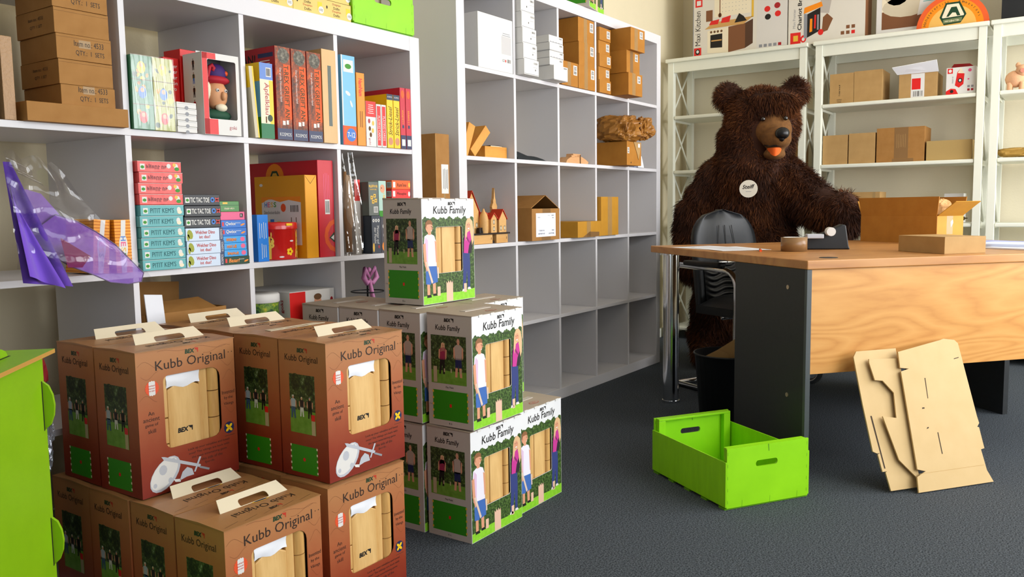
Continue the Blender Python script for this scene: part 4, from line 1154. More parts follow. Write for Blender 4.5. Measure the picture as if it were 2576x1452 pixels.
# ---- row 0, third cell
gbox('leaning_game', 'yellow-edged game box leaning at the bookcase divider', 'game box', -101.9, -7.2, Z0, 1.5, 11, 19.8, mat('beige_game', 'c9bfa4', .5), lambda p, F: (p.pr(F['front'], 1.05, 0, 1.5, 19.8, YELLOW, 1), p.pr(F['left'], 0, 14, 11, 19.8, YELLOW, 1)), tilt=(0, -4.2, 0))
gbox('striped_game', 'tall yellow and blue game box behind the leaning one', 'game box', -103.3, 6, Z0, 3.2, 16, 21, YELLOW, lambda p, F: (p.pr(F['front'], 0, 3, 3, 14, LBLUE, 1), p.pr(F['front'], 0, 3, 3, 7, FIELD, 2), p.pt(F['front'], '+', 1.4, 18, INK, h=1.2)))
def apfel(p, F):
    f = F['front']
    p.pr(f, 0, 16.6, 4.6, 21.2, mat('periwinkle', '6f8fd0'), 1); p.pr(f, 0, 4.2, 4.6, 16.6, CREAM, 1); p.pr(f, 3.2, 4.2, 4.6, 16.4, YELLOW, 2); p.pr(f, 0, 0, 4.6, 4.2, mat('mid_green'), 1)
    p.pt(f, 'Äpfelklau', 2.3, 11.2, DRED, w=9, h=2.3, rot=-math.pi / 2, bold=.01, l=3); p.barcode(f, 2.2, 17.4, 1.8, 2.6); p.pe(f, 3.2, 5.8, .9, 1.0, DGREEN, 3); p.pr(f, 1.6, 4.4, 2.0, 6.2, KDARK, 3)
    p.pr(F['left'], 0, 0, 20, 21.2, LBLUE, 1); p.pr(F['left'], 0, 0, 20, 6, FIELD, 2); p.pr(F['left'], 0, 16, 20, 21.2, YELLOW, 2)
gbox('fruit_game', 'upright children game box with a blue top and green foot', 'game box', -99.9, -7.5, Z0, 4.6, 20, 21.2, CREAM, apfel)
LAVA = leaf_mat('lava_print', ('3a2a26', '6a3a26', 'a84a1e', 'd8662a'), 45)
def trex(p, F):
    f = F['front']
    p.pr(f, 0, 3.0, 5.5, 26.5, LAVA, 1); p.pr(f, 2.9, 6, 5.5, 21.6, mat('fire_orange', 'e05a22'), 2); p.pr(f, 0, 0, 5.5, 3.2, NAVY, 2)
    p.pe(f, 3.0, 24, 2.2, 2.2, leaf_mat('rex_print', ('1c1a16', '5a5548', '9a9484'), 90) if 'rex_print' not in MATS else MATS['rex_print'], 3)
    p.pt(f, 'T-REX GREIFT AN!', 3.9, 13.6, mat('olive_letter', '3c3a1c'), w=15.4, h=1.7, rot=-math.pi / 2, bold=.012, l=3)
    p.pt(f, 'Das große Dinosaurier-Spiel', 1.7, 15.6, BLANK, w=9.6, h=.8, rot=-math.pi / 2, l=3)
    p.pt(f, 'KOSMOS', 2.9, 1.5, BLANK, w=4.2, h=1.0, l=3); p.pr(f, 2.0, 4.2, 3.0, 5.4, BLANK, 3); p.pr(f, 3.4, 4.4, 4.2, 5.6, BLANK, 3)
    g = F['left']; p.pr(g, 0, 0, 26, 26.5, DRED, 1); p.pt(g, 'AN!', 14.5, 23.4, INK, w=6, h=2.8, bold=.02); p.pr(g, 18.6, 23.6, 25.2, 24.8, NAVY, 2); p.lines(g, 21.6, 22.6, 5, 2, .8, .25, BLANK, 2)
for i, x in enumerate((-94.6, -88.7, -82.8)):
    t = gbox('dinosaur_game', ('dinosaur board game box nearest the fruit game', 'middle one of three dinosaur board game boxes', 'dinosaur board game box beside the wrapped wooden game')[i], 'game box', x, -8.0, Z0, 5.5, 26, 26.4, LAVA, trex, 0, 'three dinosaur board games')
wg = gbox('wooden_game', 'shrink-wrapped pale wooden game box with a dark slot', 'game box', -76.6, -7.8, Z0, 5.8, 24, 28.3, wood_mat('pale_ply', 'd2aa70', 'c89e60', scale=5, axis='z', rough=.35, bands=3), lambda p, F: p.pr(F['front'], 2.3, 5.2, 3.7, 23.5, mat('slot_green', '2a3a28', .25), 1))
# ---- row 0, fourth cell
def blue712(p, F):
    f = F['front']
    p.pr(f, 0, 0, 6.0, 6.0, mat('coral', 'e2622c'), 1); p.pe(f, 3.6, 3.2, 2.1, 2.1, BLUE, 2); p.pt(f, '7-12', 3.6, 3.2, BLANK, w=3.2, h=1.7, bold=.02, l=3)
    p.pr(f, .9, 22.8, 5.2, 26.6, BLANK, 1); p.pe(f, 3.0, 24.6, 1.4, .8, FIELD, 2); p.pe(f, 2.6, 16.2, 1.2, .6, BLANK, 1, 8, -.5); p.pe(f, 4.0, 13, .4, 1.2, BLANK, 1, 8, .4)
    p.pr(f, 0, 6.1, .5, 28, BLANK, 1); p.pr(f, 0, 0, .5, 6, RED, 2)
gbox('age_game', 'tall light blue game box with an orange foot', 'game box', -67.4, -6.6, Z0, 6.0, 20, 28, LBLUE, blue712)
gbox('slim_game', 'slim orange game box next to the light blue one', 'game box', -61.1, -6.8, Z0, 3.6, 20, 23.2, ORANGE, lambda p, F: (p.pt(F['front'], 'NamNam', 1.8, 18.6, RED, w=5.6, h=1.7, rot=-math.pi / 2, bold=.03), p.lines(F['front'], 1.4, 8.5, 6, 2, .8, .22, INKB, 1, 1)))
def gsm(p, F):
    f = F['front']; p.pr(f, 0, 9.6, 4.6, 14.6, RED, 1); p.lines(f, 2.3, 13.4, 2.8, 5, .65, .2, BLANK, 2); p.pt(f, 'goki', 1.5, 1.6, DRED, w=2.2, h=1.0, rot=-math.pi / 2)
    for u, v, c in ((1.4, 8.2, DRED), (3.2, 7.6, GOLD), (1.6, 5.8, KDARK), (3.0, 5.2, GOLD), (2.0, 3.8, KDARK)):
        p.pe(f, u, v, .55, .8, c, 2, 8)
gbox('toy_box', 'small white toy box with a red top among the upright games', 'box', -57.2, -6.8, Z0, 4.6, 12, 14.6, BLANK, gsm)
for i, x in enumerate((-52.4, -50.0)):
    gbox('card_deck', ('slim red and white playing-card box next to the small white toy box', 'slim red and white playing-card box next to the yellow craft boxes')[i], 'card box', x, -6.9, Z0, 2.2, 12, 14.0, BLANK, lambda p, F: (p.pr(F['front'], .3, .5, 1.9, 13.4, RED, 1), p.pt(F['front'], 'PLAYING CARDS', 1.1, 6.2, BLANK, w=8, h=.9, rot=-math.pi / 2)), 0, 'pair of playing-card boxes')
def strick(p, F):
    f = F['front']; p.pr(f, 0, 15.9, 3.0, 17.8, mat('slate', '3c4658'), 1); p.pt(f, 'Strick-Liesel', 1.5, 9.0, INK, w=9.6, h=1.8, rot=math.pi / 2, shear=.3); p.pe(f, 1.5, 2.2, 1.1, 1.3, mat('doll_print', 'c98a6a'), 2); p.pt(f, 'KOSMOS', 1.5, 16.9, BLANK, w=2.2, h=.5)
for i, x in enumerate((-47.4, -44.1)):
    gbox('craft_box', ('yellow knitting-doll craft box next to the playing cards', 'yellow knitting-doll craft box next to the red game boxes')[i], 'craft box', x, -7.0, Z0, 3.0, 12, 17.8, YELLOW, strick, 0, 'pair of yellow craft boxes')
def redend(p, F):
    f = F['front']; p.pr(f, 0, 0, 2.6, 4.6, NAVY, 1); p.pr(f, .5, 1.0, 2.2, 3.2, BLANK, 2); p.pe(f, 1.3, 18.4, .8, 1.4, mat('coral'), 2); p.scrawl(f, 1.3, 10.5, 5, 1.0, ORANGE, 2, -math.pi / 2, 3); p.pr(f, .9, 7.0, 1.8, 8.0, NAVY, 2)
for i, x in enumerate((-40.8, -37.9)):
    gbox('red_game', ('red game box with a navy foot, beside the yellow craft boxes', 'red game box with a navy foot, last at the bookcase end panel')[i], 'game box', x, -7.0, Z0, 2.6, 18, 20.6, mat('cerise', 'c4243a', .4), redend, 0, 'pair of red games')
gbox('back_game', 'dark red game box lying behind the upright games', 'game box', -57, 8, Z0, 14, 18, 18.4, DRED, lambda p, F: p.pr(F['front'], 10, 0, 14, 18.4, NAVY, 1))
gbox('back_game', 'orange game box standing behind the yellow craft boxes', 'game box', -50.5, 6.2, Z0, 5, 1.6, 16.4, ORANGE, lambda p, F: (p.pr(F['front'], 0, 4, 3.2, 14.5, CREAM, 1), p.pe(F['front'], 3.4, 14, .9, 1.6, INK, 2)))
# ---- on top of the bookcase
DOL = mat('dolphin_yellow', 'dcc06a', .45)
def dolph(p, F):
    f = F['front']
    for i, s in enumerate(('Dolphin', 'Delfin', 'Dauphin', 'Delfin')):
        p.pt(f, s, 5.6, 4.4 - 1.05 * i, (DRED, INKB, REDINK, INKB)[i], w=(3.4, 2.6, 3.6, 2.6)[i], h=.8)
    p.pr(f, 9.6, 1.6, 11.4, 4.2, YELLOW, 1); p.pe(f, 11.0, 1.9, 1.1, 1.1, BLANK, 2); p.pt(f, '102', 11.0, 1.9, INKB, h=.7, l=3); p.pe(f, 1.6, 3.2, .3, .5, INKB, 1)
    p.pr(f, .1, 5.3, 12.1, 5.42, KDARK, 1)
for i, x in enumerate((-109.2, -96.8, -84.4, -72.6)):
    gbox('wood_puzzle', ('yellow dolphin box above the fruit game shelf', 'yellow dolphin box second along the bookcase top', 'yellow dolphin box third along the bookcase top', 'yellow dolphin box right beside the green crate')[i], 'box', x, -5.0, 149.64, 12.2 if i < 3 else 11.8, 14, 5.5, DOL, dolph, -.5 * (i % 2), 'yellow dolphin boxes')
for i, x in enumerate((-96.0, -84.0, -72.4)):
    gbox('wood_puzzle', ('yellow dolphin box in the upper row, cut off at the photo top', 'yellow dolphin box in the middle of the upper row', 'yellow dolphin box of the upper row touching the green crate')[i], 'box', x, -4.6, 155.2, 11.6, 14, 5.5, DOL, dolph, .6, 'yellow dolphin boxes')
# ---- row 1, first cell: HESS boxes and the fairy costume bag
STR = mat('hess_stripe', 'ee9a12', .45)
def hess(p, F):
    f = F['front']
    for k in range(17):
        p.pr(f, 0, .3 + .75 * k, 4.2, .55 + .75 * k, mat('hess_dark', 'c9720a'), 1)
    p.pp(f, [(1.4, 0), (2.6, 0), (2.9, 4), (2.6, 6.4), (1.6, 6.4), (1.2, 4)], BLANK, 2); p.pp(f, [(1.5, 9), (2.7, 9), (3.0, 12.9), (1.8, 12.9)], BLANK, 2)
    p.pe(f, 2.1, 6.4, 1.15, 3.2, BLANK, 3)
    for i, (s, c) in enumerate(zip('HESS', (BLUE, PINK, GOLD, FIELD))):
        p.pt(f, s, 2.1, 8.4 - 1.35 * i, c, w=1.1, h=1.3, rot=-math.pi / 2, bold=.02, l=4)
    for k in range(17):
        p.pr(F['left'], 0, .3 + .75 * k, 11, .55 + .75 * k, mat('hess_dark'), 1)
gbox('striped_toy_box', 'orange striped toy box upright beside the bookcase divider', 'toy box', -145.4, -7.6, Z1, 4.2, 11, 13, STR, hess, 1, 'orange striped toy boxes')
gbox('striped_toy_box', 'orange striped toy box leaning behind the purple costume', 'toy box', -151.0, -7.0, Z1 + .35, 4.2, 11, 13, STR, hess, 0, 'orange striped toy boxes', tilt=(0, 4.5, 4))
pf = thing('costume_bag', 'purple fairy costume with wings in a clear plastic bag, hanging over the shelf', 'costume', (-160, -12, Z1))
FELT = mat('purple_felt', '5d35a8', .85, noise=.3, nscale=14, col2='42237e', sheen=.3)
WING = mat('purple_wing', '9a6ad0', .5, alpha=.78, noise=.4, nscale=20, col2='7a45b4')
q = MB()
q.grid(lambda a, c: (-14 + (1.5 + 8.5 * c) * (a), -5 - 5 * c - 1.2 * math.sin(9 * a) * c, 25.5 - 25 * c - 1.5 * a * c), 16, 12, FELT)
q.grid(lambda a, c: (-14 + 7 * a * c, -7.2 - 5 * c - 1.0 * math.sin(7 * a + 1) * c, 21.5 - 19.5 * c - 3 * a), 14, 12, mat('lilac_felt', '6f48c0', .85, sheen=.3))
q.obj('felt_skirt', pf)
def wing(pts, mb, thick=.25):
    n = len(pts)
    c = Vector((sum(p[0] for p in pts) / n, sum(p[1] for p in pts) / n, sum(p[2] for p in pts) / n))
    V = [c] + [Vector(p) for p in pts]
    mb.sm = True; mb.add(V, [(0, i + 1, (i + 1) % n + 1) for i in range(n)], WING)
    return mb
wp = [(-7, -4, 12), (-4, -5, 14.5), (0, -6, 13), (4, -6.5, 10.5), (8, -7, 7.5), (11.5, -7.5, 3.5), (14.0, -8, .6), (13.2, -8.2, -1.4), (10, -8, -1.7), (6, -7.6, -1.0), (2, -7, 1.2), (-2, -6.5, 3.0), (-6, -5, 6)]
wing(wp, q := MB()); q.obj('fairy_wing', pf)
MB().tube(wp, .13, mat('wire', '6a5a80', .4), 6, True).obj('wing_wire', pf)
wp2 = [(-9, -3, 20), (-6, -3.5, 19), (-3, -4, 15), (-1.5, -4.5, 12), (-3, -5, 8), (-7, -4, 7), (-10, -3, 12)]
wing(wp2, q := MB()); q.obj('fairy_wing', pf)
q = MB(); q.add([(-4.6, -7.6, 9.5), (1.5, -8.2, 5.2), (-.5, -8.2, 2.8), (-3.6, -8, 3.0)], [(0, 1, 2, 3)], mat('plum_felt', '7a1f56', .85)); q.obj('plum_patch', pf)
q = MB()
q.grid(lambda a, c: (-15 + 10 * a + 20 * a * c, -7.5 - 3 * c - .8 * math.sin(11 * a + 3 * c) - .6 * math.sin(17 * c), 27.5 - 2 * a - (27.5 - 3 * (1 - a)) * c + .6 * math.sin(13 * a + 7 * c)), 26, 26, film_mat('bag_film', (.93, .92, .95), .07, .12, .5, 22))
q.grid(lambda a, c: (-15 + 3 * a + 5 * c, -6.5 - .8 * math.sin(9 * a), 27 - 2.5 * c - 4 * a), 10, 8, MATS['bag_film'])
q.obj('plastic_bag', pf)
# ---- row 1, second cell: small games in three stacks
def djeco(title, tm, fm):
    def d(p, F):
        f = F['front']; W = 12.2
        p.pr(f, .7, .55, 2.0, 2.0, BLANK, 1); p.pe(f, 1.35, 1.2, .5, .4, FIELD, 2)
        if title: p.pt(f, title, 6.0, 1.35, tm, w=6.6, h=1.25, bold=.0)
        else: p.scrawl(f, 5.2, 1.35, 5.6, 1.3, tm, 2, 0, 4); p.pe(f, 8.6, 1.6, .6, .6, BLANK, 2, 10); p.pe(f, 10.2, 1.9, .5, .5, GOLD, 2, 8)
        p.pe(f, 10.7, 1.5, .6, .75, BLANK, 1, 8); p.pe(f, 10.9, .9, .7, .5, fm, 2, 8); p.pr(f, 0, 2.62, W, 2.7, BLANK, 1)
    return d
for k in range(6):
    gbox('memory_game', 'flat teal card-game box, %s of the teal part of the stack' % ('bottom one', 'second from the bottom', 'third from the bottom', 'fourth from the bottom', 'fifth from the bottom', 'topmost')[k], 'game box', -138.5 + .25 * math.sin(3 * k), -7.6, Z1 + 2.76 * k, 12.2, 12, 2.72, TEAL, djeco("PITIT KEM'S", mat('dark_teal', '1f5a5e'), mat('cream_print')), 0, 'teal and red card games in one stack', .12)
REDG = mat('salmon_red', 'd83a3a', .35, noise=.3, nscale=40, col2='e8625a')
for k in range(4):
    gbox('memory_game', 'flat red card-game box, %s of the red part of the stack' % ('bottom one', 'second from the bottom', 'third from the bottom', 'topmost')[k], 'game box', -138.35 + .2 * math.sin(4 * k), -7.5, Z1 + 16.58 + 2.74 * k, 12.2, 12, 2.7, REDG, djeco('', mat('muddy_red', '7a3436', .5), FIELD), 0, 'teal and red card games in one stack', .12)
def dino(p, F):
    f = F['front']; p.pr(f, 10.3, .05, 11.5, 3.4, NAVY, 1); p.pt(f, 'KOSMOS', 10.9, 1.7, BLANK, w=2.6, h=.7, rot=math.pi / 2)
    p.pt(f, 'Welcher Dino', 5.9, 2.3, REDINK, w=6.0, h=.95, bold=.015); p.pt(f, 'ist das?', 5.7, 1.1, REDINK, w=3.4, h=.85, bold=.015); p.pe(f, 1.3, 1.8, .8, 1.3, (mat('olive_print')), 1, 10, .3); p.pe(f, .7, 1.0, .4, .9, mat('olive_print'), 1, 8)
for k in range(3):
    gbox('dino_quiz', 'pale blue dinosaur quiz box, %s of three' % ('lowest', 'middle', 'upper')[k], 'game box', -125.7 + .2 * (k % 2), -7.2, Z1 + 3.47 * k, 11.5, 12, 3.42, mat('pale_sky', 'c3d2e4', .35), dino, 0, 'dinosaur quiz boxes', .12)
def tic(p, F):
    f = F['front']; p.pr(f, .6, .7, 1.9, 2.1, BLANK, 1); p.pe(f, 1.25, 1.4, .45, .4, FIELD, 2); p.pt(f, 'TIC TAC TOE', 5.0, 1.45, BLANK, w=5.8, h=1.35, bold=.02); p.pe(f, 8.9, 1.5, .65, .7, BLUE, 2); p.pe(f, 8.9, 1.5, .3, .3, INK, 3)
    for a in (.8, -.8):
        p.pe(f, 10.3, 1.5, .85, .22, RED, 3, 8, a)
for k in range(3):
    gbox('line_game', 'black noughts-and-crosses box, %s of three' % ('lowest', 'middle', 'topmost')[k], 'game box', -125.9 + .25 * (k % 2), -7.1, Z1 + 10.45 + 2.95 * k, 11.2, 12, 2.9, mat('charcoal_print', '24262a', .4), tic, 0, 'black noughts-and-crosses boxes', .12)
col3 = [('dice_game', 'dark green dice-game box at the foot of the small game stack', 2.2, DGREEN, 'Basari', ORANGE, 8.4), ('mini_game', 'small bright blue game box, lowest of three', 1.9, mat('sky_print', '2f96d8', .35), 'Dinos', YELLOW, 7.6), ('mini_game', 'small bright blue game box, middle of three', 1.9, mat('sky_print'), 'Dinos', YELLOW, 7.6),
        ('mini_game', 'small bright blue game box, upper of three', 1.9, mat('sky_print'), 'Dinos', YELLOW, 7.6), ('dice_game', 'mid blue dice-game box, lower of two', 2.2, BLUE, 'Qwixx', BLANK, 8.2), ('dice_game', 'mid blue dice-game box, upper of two', 2.2, BLUE, 'Qwixx', BLANK, 8.2),
        ('pink_game', 'pink game box under the green tin', 2.3, PINK, '', BLANK, 8.0), ('green_tin', 'small green lidded game tin on top of the pink box', 2.9, mat('leaf_green', '2f7a22', .3), '', BLANK, 6.4)]
z = Z1
for i, (nm, lab, h, m, s, c, w) in enumerate(col3):
    def dr(p, F, s=s, c=c, h=h, w=w, i=i):
        f = F['front']
        if s == 'Dinos': p.scrawl(f, w * .36, h * .52, w * .44, h * .5, ORANGE, 3, 0, i); p.scrawl(f, w * .37, h * .47, w * .44, h * .5, KDARK, 2, 0, i); p.pe(f, w * .84, h * .5, .8, .65, PINK, 1, 8)
        elif s: p.pt(f, s, w * .38, h * .52, c, w=w * .42, h=h * .5, shear=.2, bold=.02); p.pe(f, w * .86, h * .4, .8, .25, ORANGE, 1, 8, .3)
        if s in ('Qwixx', 'Basari'): p.pr(f, .3, h * .25, .9, h * .75, RED, 1); p.pr(f, w * .58, h * .6, w * .78, h * .65, BLANK, 1)
        if i == 6: p.pr(f, 6.4, .7, 7.4, 1.8, INK, 1); p.pt(f, 'R', 6.9, 1.25, BLANK, h=.7)
        if i == 7: p.pr(f, 0, 1.75, w, 1.85, DGREEN, 2); p.pr(f, 1, 2.1, 2.6, 2.6, GOLD, 1); p.scrawl(f, 3.1, .9, 3.2, .55, CREAM, 2, 0, 6)
    gbox(nm, lab, 'game box', -114.0 + (.2 if 0 < i < 4 else 0), -7.0 + .15 * i, z, w, 9, h - .03, m, dr, 0, None, .1)
    z += h
# ---- row 1, third cell
gbox('blue_card_pack', 'upright bright blue pack with fine white print beside the giraffe tin', 'pack', -100.6, -4.6, Z1, 3.9, 10, 13.6, mat('azure', '1f78d0', .35), lambda p, F: (p.lines(F['front'], .8, 9, 5, 4, .75, .16, BLANK, 1, 1), p.lines(F['front'], 1.4, 3, 4.5, 3, .7, .16, BLANK, 1, 1)))
gt = thing('giraffe_tin', 'red oval tin bucket with printed yellow giraffes', 'tin', (-88.6, 2.6, Z1))
TINR = mat('tin_red', 'c81a16', .25, coat=.4)
q = MB().lathe((0, 0, 0), [(0, .05), (6.5, .05), (6.6, .2), (6.6, 9.3), (6.75, 9.4), (6.75, 9.7)], TINR, 36); q.obj('tin_body', gt)
q = MB().lathe((0, 0, 0), [(6.9, 9.2), (6.9, 10.9), (6.6, 11.2), (0, 11.3)], TINR, 36); q.box(-1.2, -7.1, 10.2, 1.0, -6.8, 10.9, YELLOW); q.obj('lid', gt)
def wrap(mb, pts, m, l=1, r=6.62):
    V = []
    for u, v in pts:
        a = u / 6.6 - math.pi / 2; V.append(((r + .012 * l) * math.cos(a), (r + .012 * l) * math.sin(a), v))
    mb.add(V, [tuple(range(len(V)))], m)
def wel(mb, u, v, ru, rv, m, l=1, n=10):
    wrap(mb, [(u + ru * math.cos(2 * math.pi * i / n), v + rv * math.sin(2 * math.pi * i / n)) for i in range(n)], m, l)
q = MB(); GY = mat('giraffe_yellow', 'e6bd4e', .4)
for u0 in (-6.0, 4.6):
    wel(q, u0, 5.6 if u0 < 0 else 6.4, 1.3, 1.5, GY, 1); wel(q, u0 + .2, 4.4 if u0 < 0 else 2.0, 1.15, .9, GY, 2); wrap(q, [(u0 - .6, .3), (u0 + .4, .3), (u0 + .5, 4.8), (u0 - .5, 4.8)], GY, 1)
    for dx in (-.4, .5):
        wel(q, u0 + dx, 6.2 if u0 < 0 else 2.6, .16, .3, INK, 3, 6); wel(q, u0 + dx + .1, 4.4 if u0 < 0 else 1.8, .12, .12, INK, 3, 6)
    wel(q, u0 + .5, 7.6, .2, .8, GY, 2, 6)
wrap(q, [(2.6, .6), (3.4, .6), (4.4, 6.4), (5.8, 8.6), (4.6, 9.1), (3.4, 8.2), (3.2, 5.2)], GY, 1)
for u, v in ((4.4, 8.2), (5.2, 6.6), (4.0, 6.2), (3.4, 3.4)):
    wel(q, u, v, .5, .55, ORANGE, 3, 8)
for k in range(5):
    wel(q, .2 + .75 * math.cos(1.256 * k), 2.4 + .75 * math.sin(1.256 * k), .5, .5, YELLOW, 2, 8)
for u, v in ((1.0, 5.6), (-2.6, .9)):
    wel(q, u, v, .8, .25, BLANK, 2, 8)
q.obj('giraffe_print', gt)
def hessbox(p, F):
    f = F['left']; 
    p.pr(f, 3.2, 8, 21.5, 21.0 if False else 19.0, BLANK, 1); p.pp(f, [(3.2, 19), (21.5, 19), (21.5, 17.2), (16, 18), (12, 17.4), (8, 18.2), (3.2, 17.2)], ORANGE, 2); p.pr(f, 18, 4, 21.5, 8, BLANK, 1)
    p.pe(f, 7.4, 16.6, 3.6, 1.7, BLANK, 3); 
    for i, (s, c) in enumerate(zip('HESS', (BLUE, PINK, GOLD, FIELD))):
        p.pt(f, s, 5.2 + 1.45 * i, 16.6, c, w=1.2, h=1.6, bold=.02, l=4)
    p.pt(f, 'Steckeisenbahn', 8.0, 14.2, INKB, w=7.5, h=1.1); p.pe(f, 13.4, 15.6, 1.2, 1.3, mat('pen_orange'), 2); p.barcode(f, 16.4, 14, 4.2, 2.6)
    for u, c, h in ((6, YELLOW, 2.4), (8, BLUE, 3.0), (11.2, YELLOW, 2.4), (13, YELLOW, 2), (17, RED, 1.8)):
        p.pr(f, u - .9, 9.0, u + .9, 9.0 + h, c, 3)
    for u in (17.0, 19.2):
        p.pr(f, u - .15, 9, u + .15, 12.6, KDARK, 4)
    p.pe(f, 3.2, 22.8, .8, .45, BLANK, 1)
    g = F['front']; p.pp(g, [(0, 25.4), (2.3, 22.8), (4.6, 25.4), (4.5, 25.4), (2.3, 23.0), (.1, 25.4)], KDARK, 1); p.pr(g, .1, .1, .2, 25, mat('hess_dark'), 1)
gbox('train_game', 'big orange toy-train box with a white label, behind the giraffe tin', 'toy box', -82.1, -4.4, Z1, 4.8, 23.5, 25.5, mat('amber', 'e09a10', .5), hessbox, 0)
def redbig(p, F):
    g = F['front']; p.pe(g, 4.4, 6.0, 3.3, 5.0, ORANGE, 1, 20) if False else p.pp(g, [(6.3, 1.4), (4.2, 2.2), (2.4, 4.4), (2.0, 6.6), (2.5, 9.0), (4.2, 11.0), (6.3, 11.8), (6.3, 10.4), (4.8, 9.6), (3.6, 7.6), (3.6, 5.4), (4.8, 3.6), (6.3, 2.8)], mat('fire_orange'), 1)
    p.pp(g, [(4.0, 6.0), (6.2, 7.8), (6.2, 4.4)], DGREEN, 2); p.pp(g, [(4.7, 6.0), (6.0, 6.9), (6.0, 5.2)], BLANK, 3)
    p.barcode(g, 2.6, 13.4, 2.0, 4.6); p.lines(g, 2.4, 22, 9, 4, .7, .14, PINK, 1, 1)
    f = F['left']; p.pe(f, 14, 25.4, 4.4, 4.4, ORANGE, 1, 20); p.pe(f, 14, 25.4, 2.4, 2.4, DGREEN, 2, 6); p.pe(f, 14, 25.4, 1.6, 1.6, GOLD, 3, 6)
gbox('big_red_box', 'big red toy box, tallest in its cell, with an orange ring emblem', 'toy box', -76.9, -4.6, Z1, 6.4, 34, 30.2, mat('bright_red', 'c4182a', .4), redbig)
# ---- row 1, fourth cell
st = thing('bagged_stick_toy', 'long toy in a clear plastic sleeve standing against the divider', 'bagged toy', (-66.6, -6.2, Z1))
MB().tube([(3, 2.4, 1), (2.8, 2.6, 12), (2.4, 2.8, 27)], [1.0, 1.3, .5], mat('toy_wood', '9a7048', .6), 8).obj('stick', st)
q = MB(); crumple(q, (3.2, 2.4, 17), (1.6, 1.4, 9), mat('pale_toy', 'b59a80', .6), 11, 14, 10, .2); q.obj('figure', st)
q = MB()
q.grid(lambda a, c: (-.2 + (7.4 - 4.6 * c ** 1.5) * a + 1.0 * c, -.3 + .5 * math.sin(8 * a + 6 * c), 33 * c), 14, 22, film_mat('sleeve_gloss', (.85, .83, .8), .2, .1, .5, 25))
q.grid(lambda a, c: (-.2 + (7.4 - 4.6 * c ** 1.5) * a + 1.0 * c, 4.6 + .5 * math.sin(8 * a + 5 * c), 33 * c), 14, 22, MATS['sleeve_gloss']); q.obj('plastic_sleeve', st)
gbox('toy_box', 'narrow white box with a red cap beside the plastic sleeve', 'box', -58.2, -1.5, Z1, 2.6, 18, 24.6, BLANK, lambda p, F: (p.pr(F['front'], 0, 17.6, 2.6, 24.6, RED, 1), p.lines(F['front'], .6, 21, 4, 3, .7, .16, BLANK, 2, 1)))
def meist(p, F):
    f = F['front']; p.pt(f, 'Monster auf', 2.9, 6.2, BLANK, w=6, h=1.0, rot=-math.pi / 2); p.pt(f, 'der Flucht', 1.6, 6.0, BLANK, w=5.4, h=1.0, rot=-math.pi / 2)
    for u in (.9, 2.1, 3.3): p.pe(f, u, 11, .5, .6, BLANK, 1, 8); p.pe(f, u, 11, .2, .25, INK, 2, 6)
    p.pe(f, .7, 2, .5, 1.6, GOLD, 1, 8); p.pe(f, 3.2, 2.2, .4, .6, DRED, 1, 8)
NSL = mat('night_slate', '2c3442', .4)
gbox('monster_game', 'dark blue monster card-game box, upright, under the grey picture game', 'game box', -54.8, -5.6, Z1, 4.3, 14, 12.6, NSL, meist)
gbox('monster_game', 'dark game box with a yellow monster beside the monster card game', 'game box', -50.2, -5.4, Z1, 4.0, 14, 12.2, mat('night_brown', '3a3640', .4), lambda p, F: (p.pe(F['front'], 2, 2.2, 1.6, 1.8, ORANGE, 1), p.pe(F['front'], 1.4, 9, .6, .8, BLANK, 1), p.pe(F['front'], 2.8, 7, .5, .6, PINK, 1), p.pe(F['front'], 1.5, 6, .5, .9, BLANK, 1)))
def picto(p, F):
    f = F['front']; p.scrawl(f, 2.3, 9.8, 4.2, 1.1, GOLD, 2, 0, 7); p.scrawl(f, 2.3, 8.7, 3.2, .5, GOLD, 2, 0, 8)
    for u, v in ((1.4, 6), (2.8, 6.6), (2.0, 4.6), (3.3, 5.0)): p.pr(f, u - .55, v - .6, u + .55, v + .6, GOLD, 1); p.pe(f, u, v, .2, .3, INK, 2, 6)
    p.barcode(f, 2.2, 1.0, 2, 2)
gbox('picture_game', 'grey picture-card game box lying on the monster games', 'game box', -55.2, -5.0, Z1 + 12.65, 4.6, 14, 11.2, mat('stone_grey', '5d635c', .45), picto)
def pigo(p, F):
    f = F['front']; p.pe(f, 1.8, 9.4, 1.2, 1.4, SKIN, 1); p.pe(f, 1.4, 9.6, .2, .25, INK, 2, 6); p.scrawl(f, 2.5, 5, 6, 1.1, GOLD, 2, -math.pi / 2, 9); p.pr(f, 0, 0, 3.6, 2, FIELD, 1)
gbox('picture_game', 'pale mint picture-card game box with a cartoon pig', 'game box', -50.4, -5.0, Z1 + 12.25, 3.6, 14, 12.0, mat('mint', 'a9c8bc', .45), pigo)
stk = [(3.1, mat('cerise'), '', BLANK), (3.1, NAVY, '', BLANK), (3.1, TEAL, '', BLANK), (3.1, DGREEN, '', BLANK), (3.1, ORANGE, '', BLANK), (2.9, PINK, 'Zauber', BLANK), (3.1, RED, 'Minusplus', INKB), (3.1, mat('coral'), "Ram'ino", INKB)]
z = Z1
names = ('cerise', 'navy', 'teal', 'dark green', 'orange', 'pink and yellow', 'red', 'coral')
